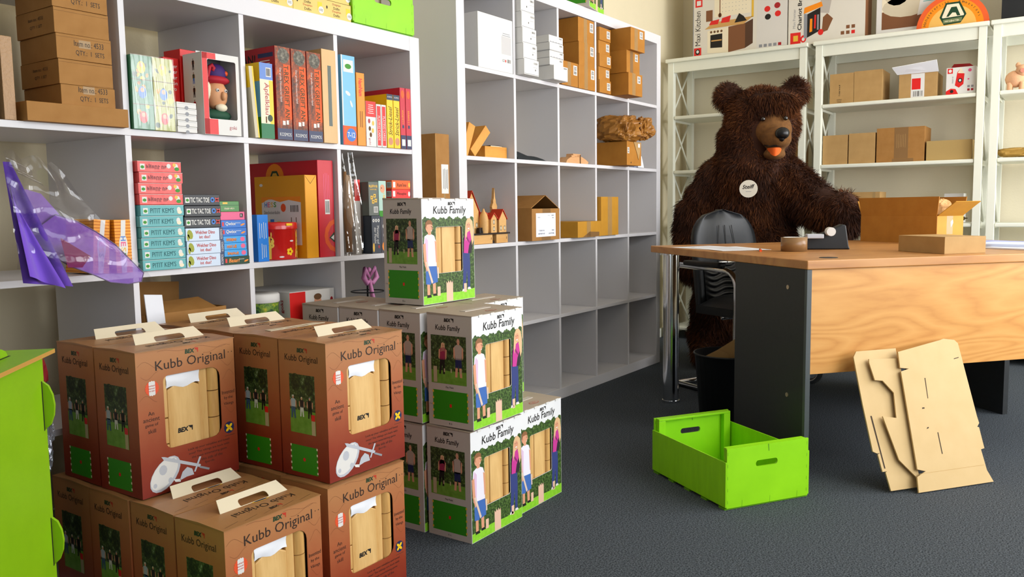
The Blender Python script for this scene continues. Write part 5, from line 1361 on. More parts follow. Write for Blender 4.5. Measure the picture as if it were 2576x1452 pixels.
for i, (h, m, s, c) in enumerate(stk):
    def dr(p, F, s=s, c=c, i=i):
        f = F['front']
        if i >= 6: p.pr(f, .5, .6, 1.7, 2.5, BLANK, 1); p.pt(f, s, 5.0, 1.5, c, w=4.6, h=1.2); p.pe(f, 8.8, 1.5, .5, .9, GOLD if i == 7 else BLANK, 1); p.barcode(F['left'], 9.6, .6, 2.2, 1.9); p.pr(F['left'], 0, 0, 12, .01, DRED, 1)
        if i == 5: p.pr(f, 5, 0, 9.4, 2.9, YELLOW, 1)
    gbox('flat_game', '%s flat game box in the stack behind the top white lawn-game box' % names[i], 'game box', -44.6 + .15 * (i % 2), -5.6, z, 9.4, 12, h - .03, m, dr, 0, 'flat games in one stack', .1)
    z += h
# ---- row 2
oc = thing('open_box', 'open brown carton with upright flaps on the lower shelf behind the brown boxes', 'carton', (-135.5, -2, Z2))
b = MB(); Wc, Dc, Hc = 25, 26, 23.5
b.box(0, 0, 0, Wc, Dc, .3, KRAFT); b.box(0, 0, .3, .3, Dc, Hc, KRAFT).box(Wc - .3, 0, .3, Wc, Dc, Hc, KRAFT).box(.3, 0, .3, Wc - .3, .3, Hc, KRAFT).box(.3, Dc - .3, .3, Wc - .3, Dc, Hc, KRAFT); b.obj('carton_body', oc)
MB().hexa([(0.5, Dc - .3, Hc), (9.5, Dc - .3, Hc), (9.5, Dc, Hc), (.5, Dc, Hc)], [(0, Dc + .2, Hc + 6.5), (8, Dc + .2, Hc + 6.5), (8, Dc + .5, Hc + 6.5), (0, Dc + .5, Hc + 6.5)], KRAFT).obj('flap', oc)
MB().hexa([(11, Dc - 4.3, Hc - 3), (Wc - .5, Dc - 4.3, Hc - 3), (Wc - .5, Dc - 4, Hc - 3), (11, Dc - 4, Hc - 3)], [(10.5, Dc - 4.2, Hc + 7), (Wc, Dc - 4.2, Hc + 6), (Wc, Dc - 3.9, Hc + 6), (10.5, Dc - 3.9, Hc + 7)], KRAFT).obj('flap', oc)
MB().hexa([(6, -.1, Hc), (22, -.1, Hc), (22, .2, Hc), (6, .2, Hc)], [(7, 7, Hc + 2.2), (21, 7, Hc + 2.6), (21, 7.2, Hc + 2.4), (7, 7.2, Hc + 2)], KRAFT).obj('flap', oc)
q = MB().hexa([(1, -.9, 14), (6, -.9, 14), (6, -.6, 14), (1, -.6, 14)], [(-.5, -1.4, Hc + 5.5), (4.5, -1.4, Hc + 5), (4.5, -1.1, Hc + 5), (-.5, -1.1, Hc + 5.5)], WPAPER); q.obj('white_sheet', oc)
tb = thing('picture_bucket', 'round picture bucket with a white lid on the lower shelf', 'bucket', (-96.5, 0, Z2))
BUCK = leaf_mat('bucket_print', ('14302c', '2f5a30', '7a9a30', 'c8b428'), 50)
MB().lathe((0, 0, 0), [(0, 0), (4.4, 0), (4.7, .4), (4.9, 23.6)], BUCK, 28).obj('bucket_body', tb)
MB().lathe((0, 0, 0), [(5.1, 23.0), (5.25, 23.2), (5.25, 25.2), (4.9, 25.6), (0, 25.4)], BLANK, 28).obj('lid', tb)
def doc(p, F):
    f = F['front']; p.pr(f, 0, 0, 6.2, 25, RED, 1); p.pe(f, 11.2, 21.5, 1.5, 2.0, SKIN, 2); p.pe(f, 11.2, 23.0, 1.6, 1.0, KDARK, 3); p.pp(f, [(9.8, 16), (12.8, 16), (12.2, 19.4), (10.4, 19.4)], WPAPER, 2); p.pe(f, 11.8, 20.4, .6, .3, INK, 4); p.pe(f, 17, 21.6, .6, .9, DRED, 2); p.pr(f, 17, 17, 17.3, 20.6, PINK, 2)
    g = F['left']; p.pt(g, 'goki', 22.6, 20.6, DRED, w=4, h=1.6, rot=math.pi / 2, bold=.02); p.pp(g, [(8, 21), (9, 23), (17, 19), (16.6, 18.6), (9.5, 21)], INK, 1); p.pp(g, [(8, 18), (17, 20.4), (17.2, 20), (8, 17.4)], INK, 1); p.pp(g, [(5, 8), (24, 8), (24, 11), (16, 12), (12, 9.5), (7, 13), (5, 12)], RED, 1); p.pr(g, 12, 22, 14, 22.6, RED, 1); p.pr(g, 12.7, 21.3, 13.3, 23.3, RED, 1)
gbox('doctor_toy_box', 'white and red toy box with a doctor picture, behind the white boxes', 'toy box', -88.6, -3.2, Z2, 18.2, 26, 25.2, BLANK, doc)
fo_ = thing('ribbon_ornament', 'pink ribbon ornament with black wire hoops, half hidden by the top white box', 'ornament', (-52, 0, Z2))
PR = mat('pink_ribbon', 'c07aa8', .5)
MB().cyl((0, 0, 0), (0, 0, 26), .3, BLACKP, 8).cyl((0, 0, 0), (0, 0, .6), 5, BLACKP, 20).obj('stand', fo_)
for z_ in (17, 22):
    MB().lathe((0, 0, z_), [(5.6, 0), (5.8, .2), (5.6, .4), (5.4, .2), (5.6, 0)], BLACKP, 24).obj('hoop', fo_)
q = MB()
for a in (-1, 1):
    q.tube([(0, -1, 27), (a * 2.4, -1.4, 30), (a * 3.0, -1.5, 27), (a * 1.4, -1.2, 25), (0, -1, 26)], [.5, .9, 1.0, .8, .5], PR, 8)
q.tube([(0, -1, 26.5), (.5, -2, 20), (2, -2.4, 14)], [.6, .8, .3], PR, 8); q.ball((0, -.8, 29.6), .9, PR, 8, 6); q.obj('ribbon', fo_)
# ================================================================== tall bookcase: cartons and wooden things
T0, T1, T2 = 146.32, 111.02, 75.72
def slabel(f_, u, v, w=3.2, h=4.2):
    def d(p, F):
        f = F[f_]; p.pr(f, u, v, u + w, v + h, BLANK, 1); p.lines(f, u + w / 2, v + h * .85, w * .8, 4, h * .1, h * .05, INK, 2); p.barcode(f, u + .1 * w, v + .08 * h, w * .8, h * .36)
    return d
def wb(p, F):
    f = F['front']; p.pr(f, 16.2, 7.2, 23, 14.4, mat('faint_grey', 'c4c2c2', .5), 1); p.lines(f, 19.6, 15.6, 6, 2, .8, .25, GREYP, 1); p.pt(f, 'CE', 17.4, 4.6, INK, h=1.0); p.pe(f, 19, 4.6, .4, .6, RED, 1); p.barcode(f, 20, 3.8, 3, 1.8)
gbox('white_carton', 'big white carton in the top cell of the tall bookcase', 'carton', 14.2, .4, T0, 24.2, 30, 21.6, BLANK, wb)
for k in range(5):
    def ws(p, F, k=k):
        f = F['front']; p.barcode(f, 6.8, 4.6, 3.2, 1.0); p.pr(f, .2, .3, 10.8, .5, GREYP, 1); p.pe(f, 8.4 - k, 2.4, .3, .45, INK, 1, 6); p.pr(f, 6.6, 3.4, 10, 3.5, GREYP, 1)
    gbox('white_archive_box', ('white lidded box at the bottom of the leaning white column', 'white lidded box second from the bottom of the white column', 'white lidded box in the middle of the white column', 'white lidded box fourth in the white column', 'white lidded box on top of the white column, cut off by the photo')[k], 'box',
         41.1, -3.6 + .35 * k, T0 + 6.52 * k, 11.0 - .2 * k, 20, 6.45, BLANK, ws, (-1, 1, 0, 1.5, -.5)[k], 'white lidded boxes in a column', .12)
hs_ = (6.4, 3.3, 3.2, 3.4, 3.3)
z = T0
for k in range(5):
    def wr_(p, F, k=k):
        f = F['front']; H = hs_[k]; p.barcode(f, 8.2, H - 1.2, 2.8, .8)
        p.pp(f, [(0, .25)] + [(i * 1.2, .45 + .25 * (i % 2)) for i in range(1, 10)] + [(11.6, .25)], GREYP, 1) if k in (2, 4) else p.pr(f, 0, .1, 11.6, .25, GREYP, 1)
        g = F['left']; p.pr(g, 0, .1, 16, .25, GREYP, 1)
    gbox('white_flat_box', ('larger white box at the foot of the low white stack', 'white flat box second in the low white stack', 'white flat box with torn edge in the low white stack', 'white flat box fourth in the low white stack', 'white flat box on top of the low white stack')[k], 'box',
         61.4 + (.5, 0, .2, -.1, .1)[k], (-5.4, -3.6, -3.4, -3.7, -3.2)[k], z, 11.8, 16, hs_[k] - .04, BLANK, wr_, (0, 1, -.5, .8, 0)[k], 'low stack of white boxes', .12)
    z += hs_[k]
ORC = KRAFT2
for i, (x, y, z, w, d, h, lab) in enumerate(((76.6, -.6, 0, 14.6, 22, 10.9, 'brown carton at the foot of the third cell, beside the white boxes'), (92.0, -.4, 0, 16.2, 22, 10.9, 'brown carton at the foot of the third cell, next to the divider'),
        (93.2, .0, 10.95, 15.2, 28, 11.0, 'brown carton on top of the two lower ones, middle tier'), (93.0, .2, 22.0, 15.4, 28, 11.2, 'brown carton at the top of the third cell'))):
    gbox('labelled_carton', lab, 'carton', x, y, T0 + z, w, d, h, ORC, (lambda w, h: lambda p, F: (slabel('front', w - 4.2, h - 5.6, 3.4, 4.4)(p, F), p.pr(F['front'], w * .35, 0, w * .55, h, TAPE, 1)))(w, h), 0, 'brown cartons in the top row')
for k in range(5):
    gbox('labelled_carton', ('small brown carton at the foot of the five-carton column', 'small brown carton second in the five-carton column', 'small brown carton in the middle of the five-carton column', 'small brown carton fourth in the five-carton column', 'small brown carton on top of the five-carton column')[k], 'carton',
         111.3, -1.2 + .5 * (k % 2), T0 + 6.3 * k, 11.8, 20, 6.25, ORC, lambda p, F: slabel('front', 7.6, 1.6, 3.4, 3.6)(p, F), (0, .6, -.6, 0, .5)[k], 'brown cartons in the top row')
for k in range(3):
    def tl(p, F, k=k):
        slabel('front', 9.6, 6.4, 3.4, 3.6)(p, F); p.pr(F['front'], 4, 0, 7.5, 11, TAPEB if k == 1 else TAPE, 1)
    gbox('labelled_carton', ('brown carton jutting over the shelf edge, lowest of three', 'brown carton jutting out with torn tape, middle of three', 'brown carton jutting out at the top of three')[k], 'carton',
         127.8 + (.5, 0, .5)[k], (-8.4, -7.6, -9.6)[k], T0 + 11.05 * k, 15.2, 26, 11.0, ORC, tl, (-1, 1, -1.5)[k], 'brown cartons in the top row')
# second row
BW = wood_mat('honey_block', 'e0a040', 'c9852a', scale=7, axis='x', rough=.45, bands=6)
def blk(lab, loc, rot, size):
    t = thing('wooden_block', lab, 'wooden block', loc, 0, 'honey-coloured wooden blocks'); t.rotation_euler = tuple(math.radians(a) for a in rot)
    MB().box(0, 0, 0, *size, BW).obj('block_body', t, .1); return t
blk('honey-coloured wooden block lying flat at the front of the shelf', (22.8, 4.2, T1), (0, 0, -2), (15.0, 8, 4.8))
blk('honey-coloured wooden block tipped up against the flat one', (15.0, 3.4, T1 + .1), (0, -46, -4), (14, 6, 4))
blk('honey-coloured wooden block leaning steeply at the bookcase end', (10.4, 3.6, T1 + .1), (0, -68, -4), (13, 6, 4))
blk('honey-coloured wooden block lying behind the flat one', (24.0, 14, T1), (0, 0, 10), (10, 6, 7.2))
o = MB().box(0, 0, 0, 9, 4, .6, INK).box(.3, -.05, .15, 8.8, .3, .45, CREAM).obj('small_booklet'); o.location = Vector((30, 12.4, T1 + 5.0)) * S; tag(o, 'small dark booklet lying on the wooden blocks', 'booklet')
o = o  # booklet rests on the flat block
o.location = Vector((29, 6, T1 + 4.85)) * S
ct = thing('dark_cloth', 'dark grey folded cloth lying in the second cell', 'cloth', (44, 2, T1))
MB().grid(lambda a, c: (25 * a, 12 * c, .05 + (2.6 * (1 - a) ** .8 * (.8 + .3 * math.sin(9 * a)) + 1.7) * math.sin(math.pi * min(1, max(0, c))) ** .5 * (1 - a ** 8)), 24, 10, mat('grey_cloth', '23282b', .9, noise=.3, nscale=30)).obj('fold', ct)
tk = thing('wooden_toy', 'unfinished pale wooden toy vehicle in the third cell', 'toy', (86.5, 1.5, T1))
PW = wood_mat('pale_pear', 'd8a878', 'c08a58', scale=6, axis='x', rough=.55, bands=4)
MB().prism(Face((0, 2, 0), (1, 0, 0), (0, 0, 1)), [(0, 0), (21, 0), (22, 1.2), (19, 2.4), (15, 3.6), (5, 3.2), (1.5, 1.8)], 0, PW, -6).obj('hull', tk, .2)
MB().box(8.5, 3.0, 3.5, 16, 7, 4.9, PW).obj('deck', tk, .2); MB().box(5, 1.8, 2.9, 8, 5, 4.0, PW).obj('bow_block', tk, .2); MB().box(13, 1.7, .1, 13.6, 2.0, 4.4, KDARK).obj('groove', tk)
pc = thing('paper_topped_carton', 'opened brown carton jutting over the shelf edge', 'carton', (126.8, -8.2, T1), -1)
b = MB().box(0, 0, 0, 15.8, 26, 12, KRAFT2); b.obj('carton_body', pc, .1)
q = MB(); q.prism(Face((0, -.05, 0), (1, 0, 0), (0, 0, 1)), [(7, 11.9), (15, 11.9), (14.6, 9), (12.4, 3), (10.6, 6.4)], .25, KRAFT3); q.pr(Face((0, -.31, 0), (1, 0, 0), (0, 0, 1)), 11.6, 9.3, 13.8, 11.2, BLANK, 1); q.obj('torn_flap', pc)
q = MB(); slabel('front', .6, 6, 2, 3)(q, faces(15.8, 26, 12)); q.pe(faces(15.8, 26, 12)['front'], 4.4, 1.4, .4, .5, INK, 1, 8); q.obj('print', pc)
bgp = thing('crumpled_paper_bag', 'crumpled brown packing paper heaped on the jutting carton', 'paper', (134.4, 2, T1 + 12.02))
BAGP = mat('glossy_kraft_paper', 'a4702f', .38, noise=.3, nscale=12, col2='8a5a20')
q = MB(); crumple(q, (-2.0, -3, 6.6), (9.6, 11.0, 6.8), BAGP, 21, 60, 36, .34, .6, 2.0, .02); q.obj('paper_heap', bgp)
q = MB(); crumple(q, (6.0, -12.5, 7.0), (6.6, 4.4, 5.4), BAGP, 33, 40, 24, .5, .75, 2.4, .02); q.obj('paper_fold', bgp)
o = MB().hexa([(0, 0, 0), (7, 0, 0), (7, .2, 0), (0, .2, 0)], [(1, 2.4, 6), (9, 2.4, 6.4), (9, 2.6, 6.4), (1, 2.6, 6)], WPAPER).obj('card_slip'); o.location = Vector((154.5, -1, T1 + .02)) * S; tag(o, 'white card slip leaning in the last cell beside the carton', 'card')
o = MB().box(0, 0, 0, 6, 4, .3, mat('blue_leaflet', '8a9ac8')).obj('leaflet'); o.location = Vector((152.0, .2, T1 + .02)) * S; tag(o, 'bluish leaflet lying at the foot of the white card slip', 'leaflet')
# third row: plywood toy village
vg = thing('toy_village', 'laser-cut plywood toy village with red roofs on a drawer base', 'toy village', (3.0 + 2.6, .8, T2))
PLY = wood_mat('laser_ply', 'd8a868', 'c4904e', scale=8, axis='x', rough=.55, bands=3); CHAR = mat('charred_edge', '2a1d14', .8); ROOF = mat('roof_red', 'c43a1c', .5)
MB().box(0, 0, 3.7, 29.6, 20, 4.3, CHAR).obj('base_plate', vg)
for x0, x1 in ((0, 17.6), (20.4, 28.6)):
    d_ = MB().box(x0, .6, 0, x1, 19, 3.65, PLY); d_.pr(Face((0, .6, 0), (1, 0, 0), (0, 0, 1)), x1 - 1.0, 1.5, x1 - .7, 2.5, CHAR, 1); d_.obj('base_drawer', vg)
MB().box(17.6, 1.6, 0, 20.4, 19, 1, CHAR).obj('track', vg)
def house(x, y, w, d, h, rh, front, nm='house'):
    hb = MB().box(x, y, 4.3, x + w, y + d, 4.3 + h, PLY)
    f = Face((x, y, 4.3), (1, 0, 0), (0, 0, 1))
    hb.prism(f, [(0, h), (w, h), (w / 2, h + rh * .9)], 0, PLY, -d)
    for u, v in front:
        hb.pr(f, u - .6, v - .9, u + .6, v + .9, CHAR, 1); hb.pr(f, u - .4, v - .7, u - .05, v + .7, CREAM, 2); hb.pr(f, u + .05, v - .7, u + .4, v + .7, CREAM, 2)
    o = hb.obj(nm, vg)
    for sgn in (0, 1):
        a, c = (x - .5, x + w / 2) if sgn == 0 else (x + w + .5, x + w / 2)
        MB().hexa([(a, y - .4, 4.3 + h - .5), (c, y - .4, 4.3 + h + rh), (c, y + d + .4, 4.3 + h + rh), (a, y + d + .4, 4.3 + h - .5)],
                  [(a, y - .4, 4.3 + h - .1), (c, y - .4, 4.3 + h + rh + .4), (c, y + d + .4, 4.3 + h + rh + .4), (a, y + d + .4, 4.3 + h - .1)], ROOF).obj('roof', o)
    return o
house(2.5, 3.0, 9, 8, 9.0, 8.0, ((4.5, 3.4), (7.6, 3.4)))
house(13.6, 4.2, 8.6, 6, 5.2, 3.0, ((2, 2.6), (5, 2.6)), 'hall')
house(18.4, 1.8, 4.0, 2.4, 6.0, 2.0, ((2, 4.4), (2, 1.6)), 'gate_house')
house(23.6, 1.4, 5.2, 5, 5.8, 3.6, ((1.3, 1.8), (4, 1.8)), 'chapel')
q = MB(); f = Face((26.2, 6.7, 4.3), (1, 0, 0), (0, 0, 1))
q.prism(f, [(0, 0), (3.4, 0), (3.4, 10.4), (3.7, 10.6), (3.2, 11.8), (2.7, 12.4), (2.7, 13.4), (2.2, 14.4), (1.7, 18.8), (1.2, 14.4), (.7, 13.4), (.7, 12.4), (.2, 11.8), (-.3, 10.6), (0, 10.4)], 0, PLY, -1.2)
f0 = Face((26.2, 6.7, 4.3), (1, 0, 0), (0, 0, 1)); q.pe(f0, 1.7, 8.6, .9, .9, CHAR, 1, 14); q.pe(f0, 1.7, 8.6, .75, .75, PLY, 2, 14); q.pr(f0, 1.65, 8.6, 1.75, 9.2, CHAR, 3)
for u in (1.0, 2.4): q.pr(f0, u - .3, 5.6, u + .3, 7, CHAR, 1)
q.obj('clock_tower', vg)
MB().lathe((13.0, 1.6, 4.3), [(1.8, 0), (2.0, 1.5), (2.0, 5.5), (1.5, 7.6), (.7, 8.8), (.3, 10)], PLY, 16).obj('round_tower', vg)
q = MB()
for k in range(3): q.box(9 + 1.7 * k, .9, 4.4, 10.4 + 1.7 * k, 2.2, 6.6, CHAR); q.cyl((9.7 + 1.7 * k, .8, 4.9), (9.7 + 1.7 * k, 2.3, 4.9), .55, BLACKP, 10)
q.obj('little_train', vg)
hc = thing('gabled_carton', 'brown carton with its flaps raised like a roof and a white label', 'carton', (45.8, -3.4, T2), 1.5)
Wg, Dg, Hg = 24.0, 27, 14
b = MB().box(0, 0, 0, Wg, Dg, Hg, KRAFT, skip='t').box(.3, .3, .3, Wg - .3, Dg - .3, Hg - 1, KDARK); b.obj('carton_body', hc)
for a, c in ((0, Wg * .5), (Wg, Wg * .52)):
    MB().hexa([(a, .4, Hg), (c, .4, Hg + 5.6), (c, Dg - .4, Hg + 5.6), (a, Dg - .4, Hg)], [(a, .4, Hg + .3), (c, .4, Hg + 5.9), (c, Dg - .4, Hg + 5.9), (a, Dg - .4, Hg + .3)], KRAFT).obj('flap', hc)
q = MB(); f = faces(Wg, Dg, Hg)['front']
q.pr(f, 3.4, 1.6, 20.4, 12.0, WPAPER, 1); q.pr(f, 9, 12, 16, 14, TAPEB, 1); q.pr(f, 8, 0, 16, 1.5, TAPEB, 1)
for u, v, w, h, c, k in ((6, 10.2, 2.2, .7, GREYP, 1), (14.4, 11.0, 2, .5, GREYP, 2), (18.0, 11.0, 2.4, .6, INK, 3), (18, 9.9, 1.4, .6, INK, 4), (8.2, 4.4, 5, .8, NAVY, 5), (18, 4.4, 2.2, .8, NAVY, 6), (8.0, 3.0, 5.6, .8, NAVY, 7), (16.6, 3.0, 5, .8, NAVY, 8)):
    q.scrawl(f, u, v, w, h, c, 2, 0, k)
q.obj('shipping_label', hc)
gbox('low_carton', 'low long yellowish carton next to the gabled carton', 'carton', 85.0, -3.6, T2, 24, 27, 7.5, KRAFTY, lambda p, F: (p.pr(F['front'], 9, 0, 13, 7.5, TAPE, 1), p.pp(F['front'], [(5, .1), (22, .1), (22, 2.2), (12, 2.6)], TAPEB, 1)), 1.5)
gbox('tall_carton', 'tall narrow orange-brown carton in the fourth cell', 'carton', 111.6, -1.6, T2, 18.5, 14, 19.4, KRAFTY, lambda p, F: p.pr(F['front'], 7, 0, 11.5, 19.4, TAPE, 1))
# long carton standing in the gap between the bookcases
gbox('long_carton', 'very tall slim carton standing between the two bookcases', 'carton', -13.4, .6, 0, 8.2, 30, 118.4, KRAFT, lambda p, F: (p.pr(F['front'], 3.2, 96, 7.4, 107, BLANK, 1), p.lines(F['front'], 4.4, 101.5, 8, 4, .8, .22, INK, 2, 1), p.pr(F['front'], 4.4, 85, 5.4, 96, TAPE, 1), p.pr(F['front'], 0, 0, .25, 118, KRAFT3, 1)), 0, None, .15)

# ================================================================== things on the white units (fronts face -x: local front turned by rz=-90 -> use rz=90)
U1, U2, U3 = 149.7, 113.7, 78.3
def ubox(name, label, cat, yl, w, h, z, m, draw=None, x=273.5, d=22, rz=0, group=None):
    """box whose front looks towards -x; yl is its edge nearer the bookcase wall"""
    return gbox(name, label, cat, x, yl, z, w, d, h, m, draw, -90 + rz, group)
G = 'cartons on the middle shelving unit'
ubox('shelf_carton', 'brown carton with a vertical pen note, upper shelf, first one', 'carton', -69.8, 13.6, 17.6, U1, KRAFT3, lambda p, F: (p.scrawl(F['front'], 5.6, 8, 7, .9, INK, 2, math.pi / 2, 5), p.lines(F['front'], 5.6, 2.4, 3, 3, .8, .2, INK, 1)), group=G)
ubox('shelf_carton', 'plain brown carton beside the pen-marked one, upper shelf', 'carton', -83.6, 15.6, 18.0, U1, KRAFT3, None, group=G)
oc2 = ubox('parcel', 'opened brown parcel with a white label flap and red sticker', 'parcel', -108.2, 19.8, 13.6, U1, KRAFT3, lambda p, F: (p.pr(F['front'], 6.4, .2, 13.4, 13.4, BLANK, 1), p.pr(F['front'], 6.8, 4.6, 11.4, 10.8, RED, 2), p.barcode(F['front'], 7.2, .3, 5.6, 3.8)), group=G)
MB().hexa([(-1, -.4, 13.6), (20.5, -.4, 13.6), (20.5, -.1, 13.6), (-1, -.1, 13.6)], [(-3, -5.2, 9.6 + 7.5), (20, -5.4, 11.6 + 7.5), (20, -5.0, 12 + 7.5), (-3, -4.8, 10 + 7.5)], WPAPER).obj('white_flap', oc2)
MB().hexa([(3, 21.7, 13.6), (12, 21.7, 13.6), (12, 22, 13.6), (3, 22, 13.6)], [(4, 23, 22), (10, 23, 23.5), (10, 23.3, 23.5), (4, 23.3, 22)], KRAFT3).obj('brown_flap', oc2)
def rocket(p, F):
    f = F['front']; p.pr(f, .6, 11.6, 3.2, 14.4, RED, 1); p.pe(f, 1.9, 13, .8, .9, BLANK, 2); p.pp(f, [(4.4, 5), (5.4, 12), (7.2, 14.4), (9, 11), (8.6, 5.4), (6.4, 3.6)], RED, 1); p.pp(f, [(5.6, 11.6), (7.2, 14.6), (8.9, 11.2)], CREAM, 2); p.pe(f, 6.9, 7.6, 1.1, 1.2, INK, 3); p.pe(f, 6.9, 7.6, .6, .7, BLANK, 4)
    p.pp(f, [(0, 0), (6.2, 0), (4.8, 3), (2.4, 3.4), (0, 2)], RED, 1); p.pe(f, 2.9, 1.8, .9, .9, INK, 2); p.scrawl(f, 3.2, 8.2, 4, .8, GREYP, 2, math.pi / 2, 6)
    for u in (10.6, 12.4):
        for v in (1.6, 3.4): p.pr(f, u, v, u + 1.2, v + 1.2, GREYP if v > 2 else DRED, 1)
    p.pe(f, 11.6, 12.8, .9, .9, PINK, 1); p.pe(f, 11.0, 8, .5, .4, PINK, 1)
    p.pr(F['left'], 0, 0, 9, 14.6, BLANK, 1)
rb = ubox('rocket_toy_box', 'white and red toy box with a rocket picture, last on the upper shelf', 'toy box', -132.6, 14.6, 14.8, U1, BLANK, rocket, d=10, group=G)
MB().hexa([(0, 9.6, 14.8), (14, 9.6, 14.8), (14, 9.9, 14.8), (0, 9.9, 14.8)], [(2, 13, 18.4), (10, 13, 18.0), (10, 13.2, 18.2), (2, 13.2, 18.6)], DRED).obj('lid_flap', rb)
ubox('shelf_carton', 'plain brown carton first on the middle shelf', 'carton', -66.4, 14.4, 17.4, U2, KRAFT3, None, group=G)
ubox('shelf_carton', 'plain brown carton second on the middle shelf', 'carton', -81.4, 14.8, 17.8, U2, KRAFT3, None, group=G)
ubox('shelf_carton', 'worn brown carton with wide smeared tape, tallest on the middle shelf', 'carton', -97.0, 25.6, 19.8, U2, KRAFT, lambda p, F: (p.pr(F['front'], 9.6, 2, 17, 19.8, TAPEB, 1), p.pr(F['front'], 8.6, 0, 20, 1.9, TAPEB, 1), p.lines(F['front'], 11, 12, 8, 6, .9, .16, KRAFT3, 2, 1)), group=G)
ubox('shelf_carton', 'low wide pale carton last on the middle shelf', 'carton', -123.6, 23.0, 11.0, U2, mat('kraft_cardboard_greenish', 'ad9058', .75), None, group=G)
ubox('shelf_carton', 'narrow brown carton glimpsed behind the bear shoulder', 'carton', -40.0, 12.0, 14.6, U2, KRAFT3, None)
ubox('shelf_carton', 'brown carton lying on the low shelf behind the bear paw', 'carton', -66.6, 33, 18.4, U3, KRAFT3, lambda p, F: p.pr(F['front'], 29, 0, 30.5, 18.4, TAPE, 1), d=18)
ubox('label_carton', 'flat white printed carton on the low shelf beside the paw', 'carton', -66.9, 20, 12.5, U3, BLANK, lambda p, F: (p.pe(F['front'], 14, 3.6, 2.6, 2.4, INK, 1), p.pe(F['front'], 14, 3.6, 1.4, 1.2, BLANK, 2), p.lines(F['front'], 14, 11, 8, 3, 1, .3, INK, 1)), x=271.6, d=1.6)
o = MB(); crumple(o, (0, 0, 1.6), (3, 7, 1.9), mat('dry_moss', '6a5a2c', .9), 41, 30, 18, .6, 1, 4); o = o.obj('dried_moss'); o.location = Vector((280, -137, U3 + .7)) * S; tag(o, 'low heap of dried brown moss on the low shelf', 'moss')
ubox('white_carton', 'white box standing on the low shelf behind the open desk carton', 'box', -132.5, 10, 16.6, U3, BLANK, None, x=282, d=12)
# unit tops
ZT = 187.05
def kitchen(p, F):
    f = F['front']
    p.pr(f, 0, 0, .5, 62, GREYP, 1); p.pr(f, .8, .6, 5.8, 6.0, RED, 1); p.pe(f, 3.3, 3.4, 1.6, 1.8, INK, 2); p.pe(f, 3.3, 3.6, .9, 1.0, BLANK, 3)
    p.pt(f, 'Maxi Kitchen', 3.4, 18.4, INK, w=22, h=3.6, rot=math.pi / 2, bold=.006); p.pr(f, 1.6, 32, 6.4, 37, RED, 1); p.pr(f, 2.6, 33, 5.4, 36, BLANK, 2)
    TAN = mat('tan_print', 'c89a58', .5); BRN = mat('brown_print', '7a4c2c', .5)
    p.pp(f, [(10, 2), (24, 1), (24, 17), (10, 16)], CREAM, 1); p.pp(f, [(24, 1), (35, 2.4), (35, 18), (24, 17)], BRN, 1); p.pp(f, [(35, 2.4), (40, 5), (40, 20), (35, 18)], mat('dark_brown_print', '4f3220', .5), 1)
    p.pp(f, [(8, 17.2), (34, 17.6), (40, 21.6), (14, 21)], TAN, 2); p.pp(f, [(12, 5), (20, 4.6), (20, 13.4), (12, 13.2)], INK, 2); p.pp(f, [(12.6, 9), (19.6, 9), (19.6, 9.8), (12.6, 9.8)], TAN, 3)
    for u in (12.5, 14.8, 17, 19.4): p.pe(f, u, 15.0, .8, .8, KDARK, 2)
    p.pp(f, [(11, 19.6), (17, 19.6), (18, 22.6), (12.4, 22)], RED, 3); p.pp(f, [(19, 20), (24.6, 20), (25.6, 24), (19.8, 23)], RED, 3); p.pp(f, [(28, 19), (36, 19.4), (34, 22.4), (31, 24.6), (29, 21)], INK, 3)
    p.pr(f, 9, 22, 13.4, 29, BRN, 2); p.pr(f, 14.6, 24, 38.4, 40, CREAM, 1); p.pr(f, 39, 21, 40.4, 42, GOLD, 2)
    for a in range(8):
        for b_ in range(4): p.pe(f, 20 + 2.2 * a, 27 + 2.4 * b_, .22, .22, GREYP, 2, 6)
    p.pr(f, 18, 24, 18.6, 37, BRN, 3); p.pe(f, 18.3, 25, 1.2, 1.4, BRN, 3)
    p.pr(f, 42.4, 0, 61.6, 62, mat('grey_white', 'd4d0ca', .5), 1)
    for u, v, c in ((49, 24.6, RED), (55.2, 26, DRED), (49.4, 19.8, INK), (55.6, 21, RED)): p.pe(f, u, v, 1.9, 1.8, c, 2)
    for k in range(5): p.pr(f, 44 + 3.0 * k, 1.6, 46 + 3.0 * k, 3.4, DRED if k == 4 else GREYP, 2)
ubox('play_kitchen_box', 'big carton with a toy kitchen picture on top of the unit behind the bear', 'toy carton', 18.2, 61.4, 62, ZT, mat('white_gloss_card', 'd8d2c6', .35), kitchen, x=275, d=18)
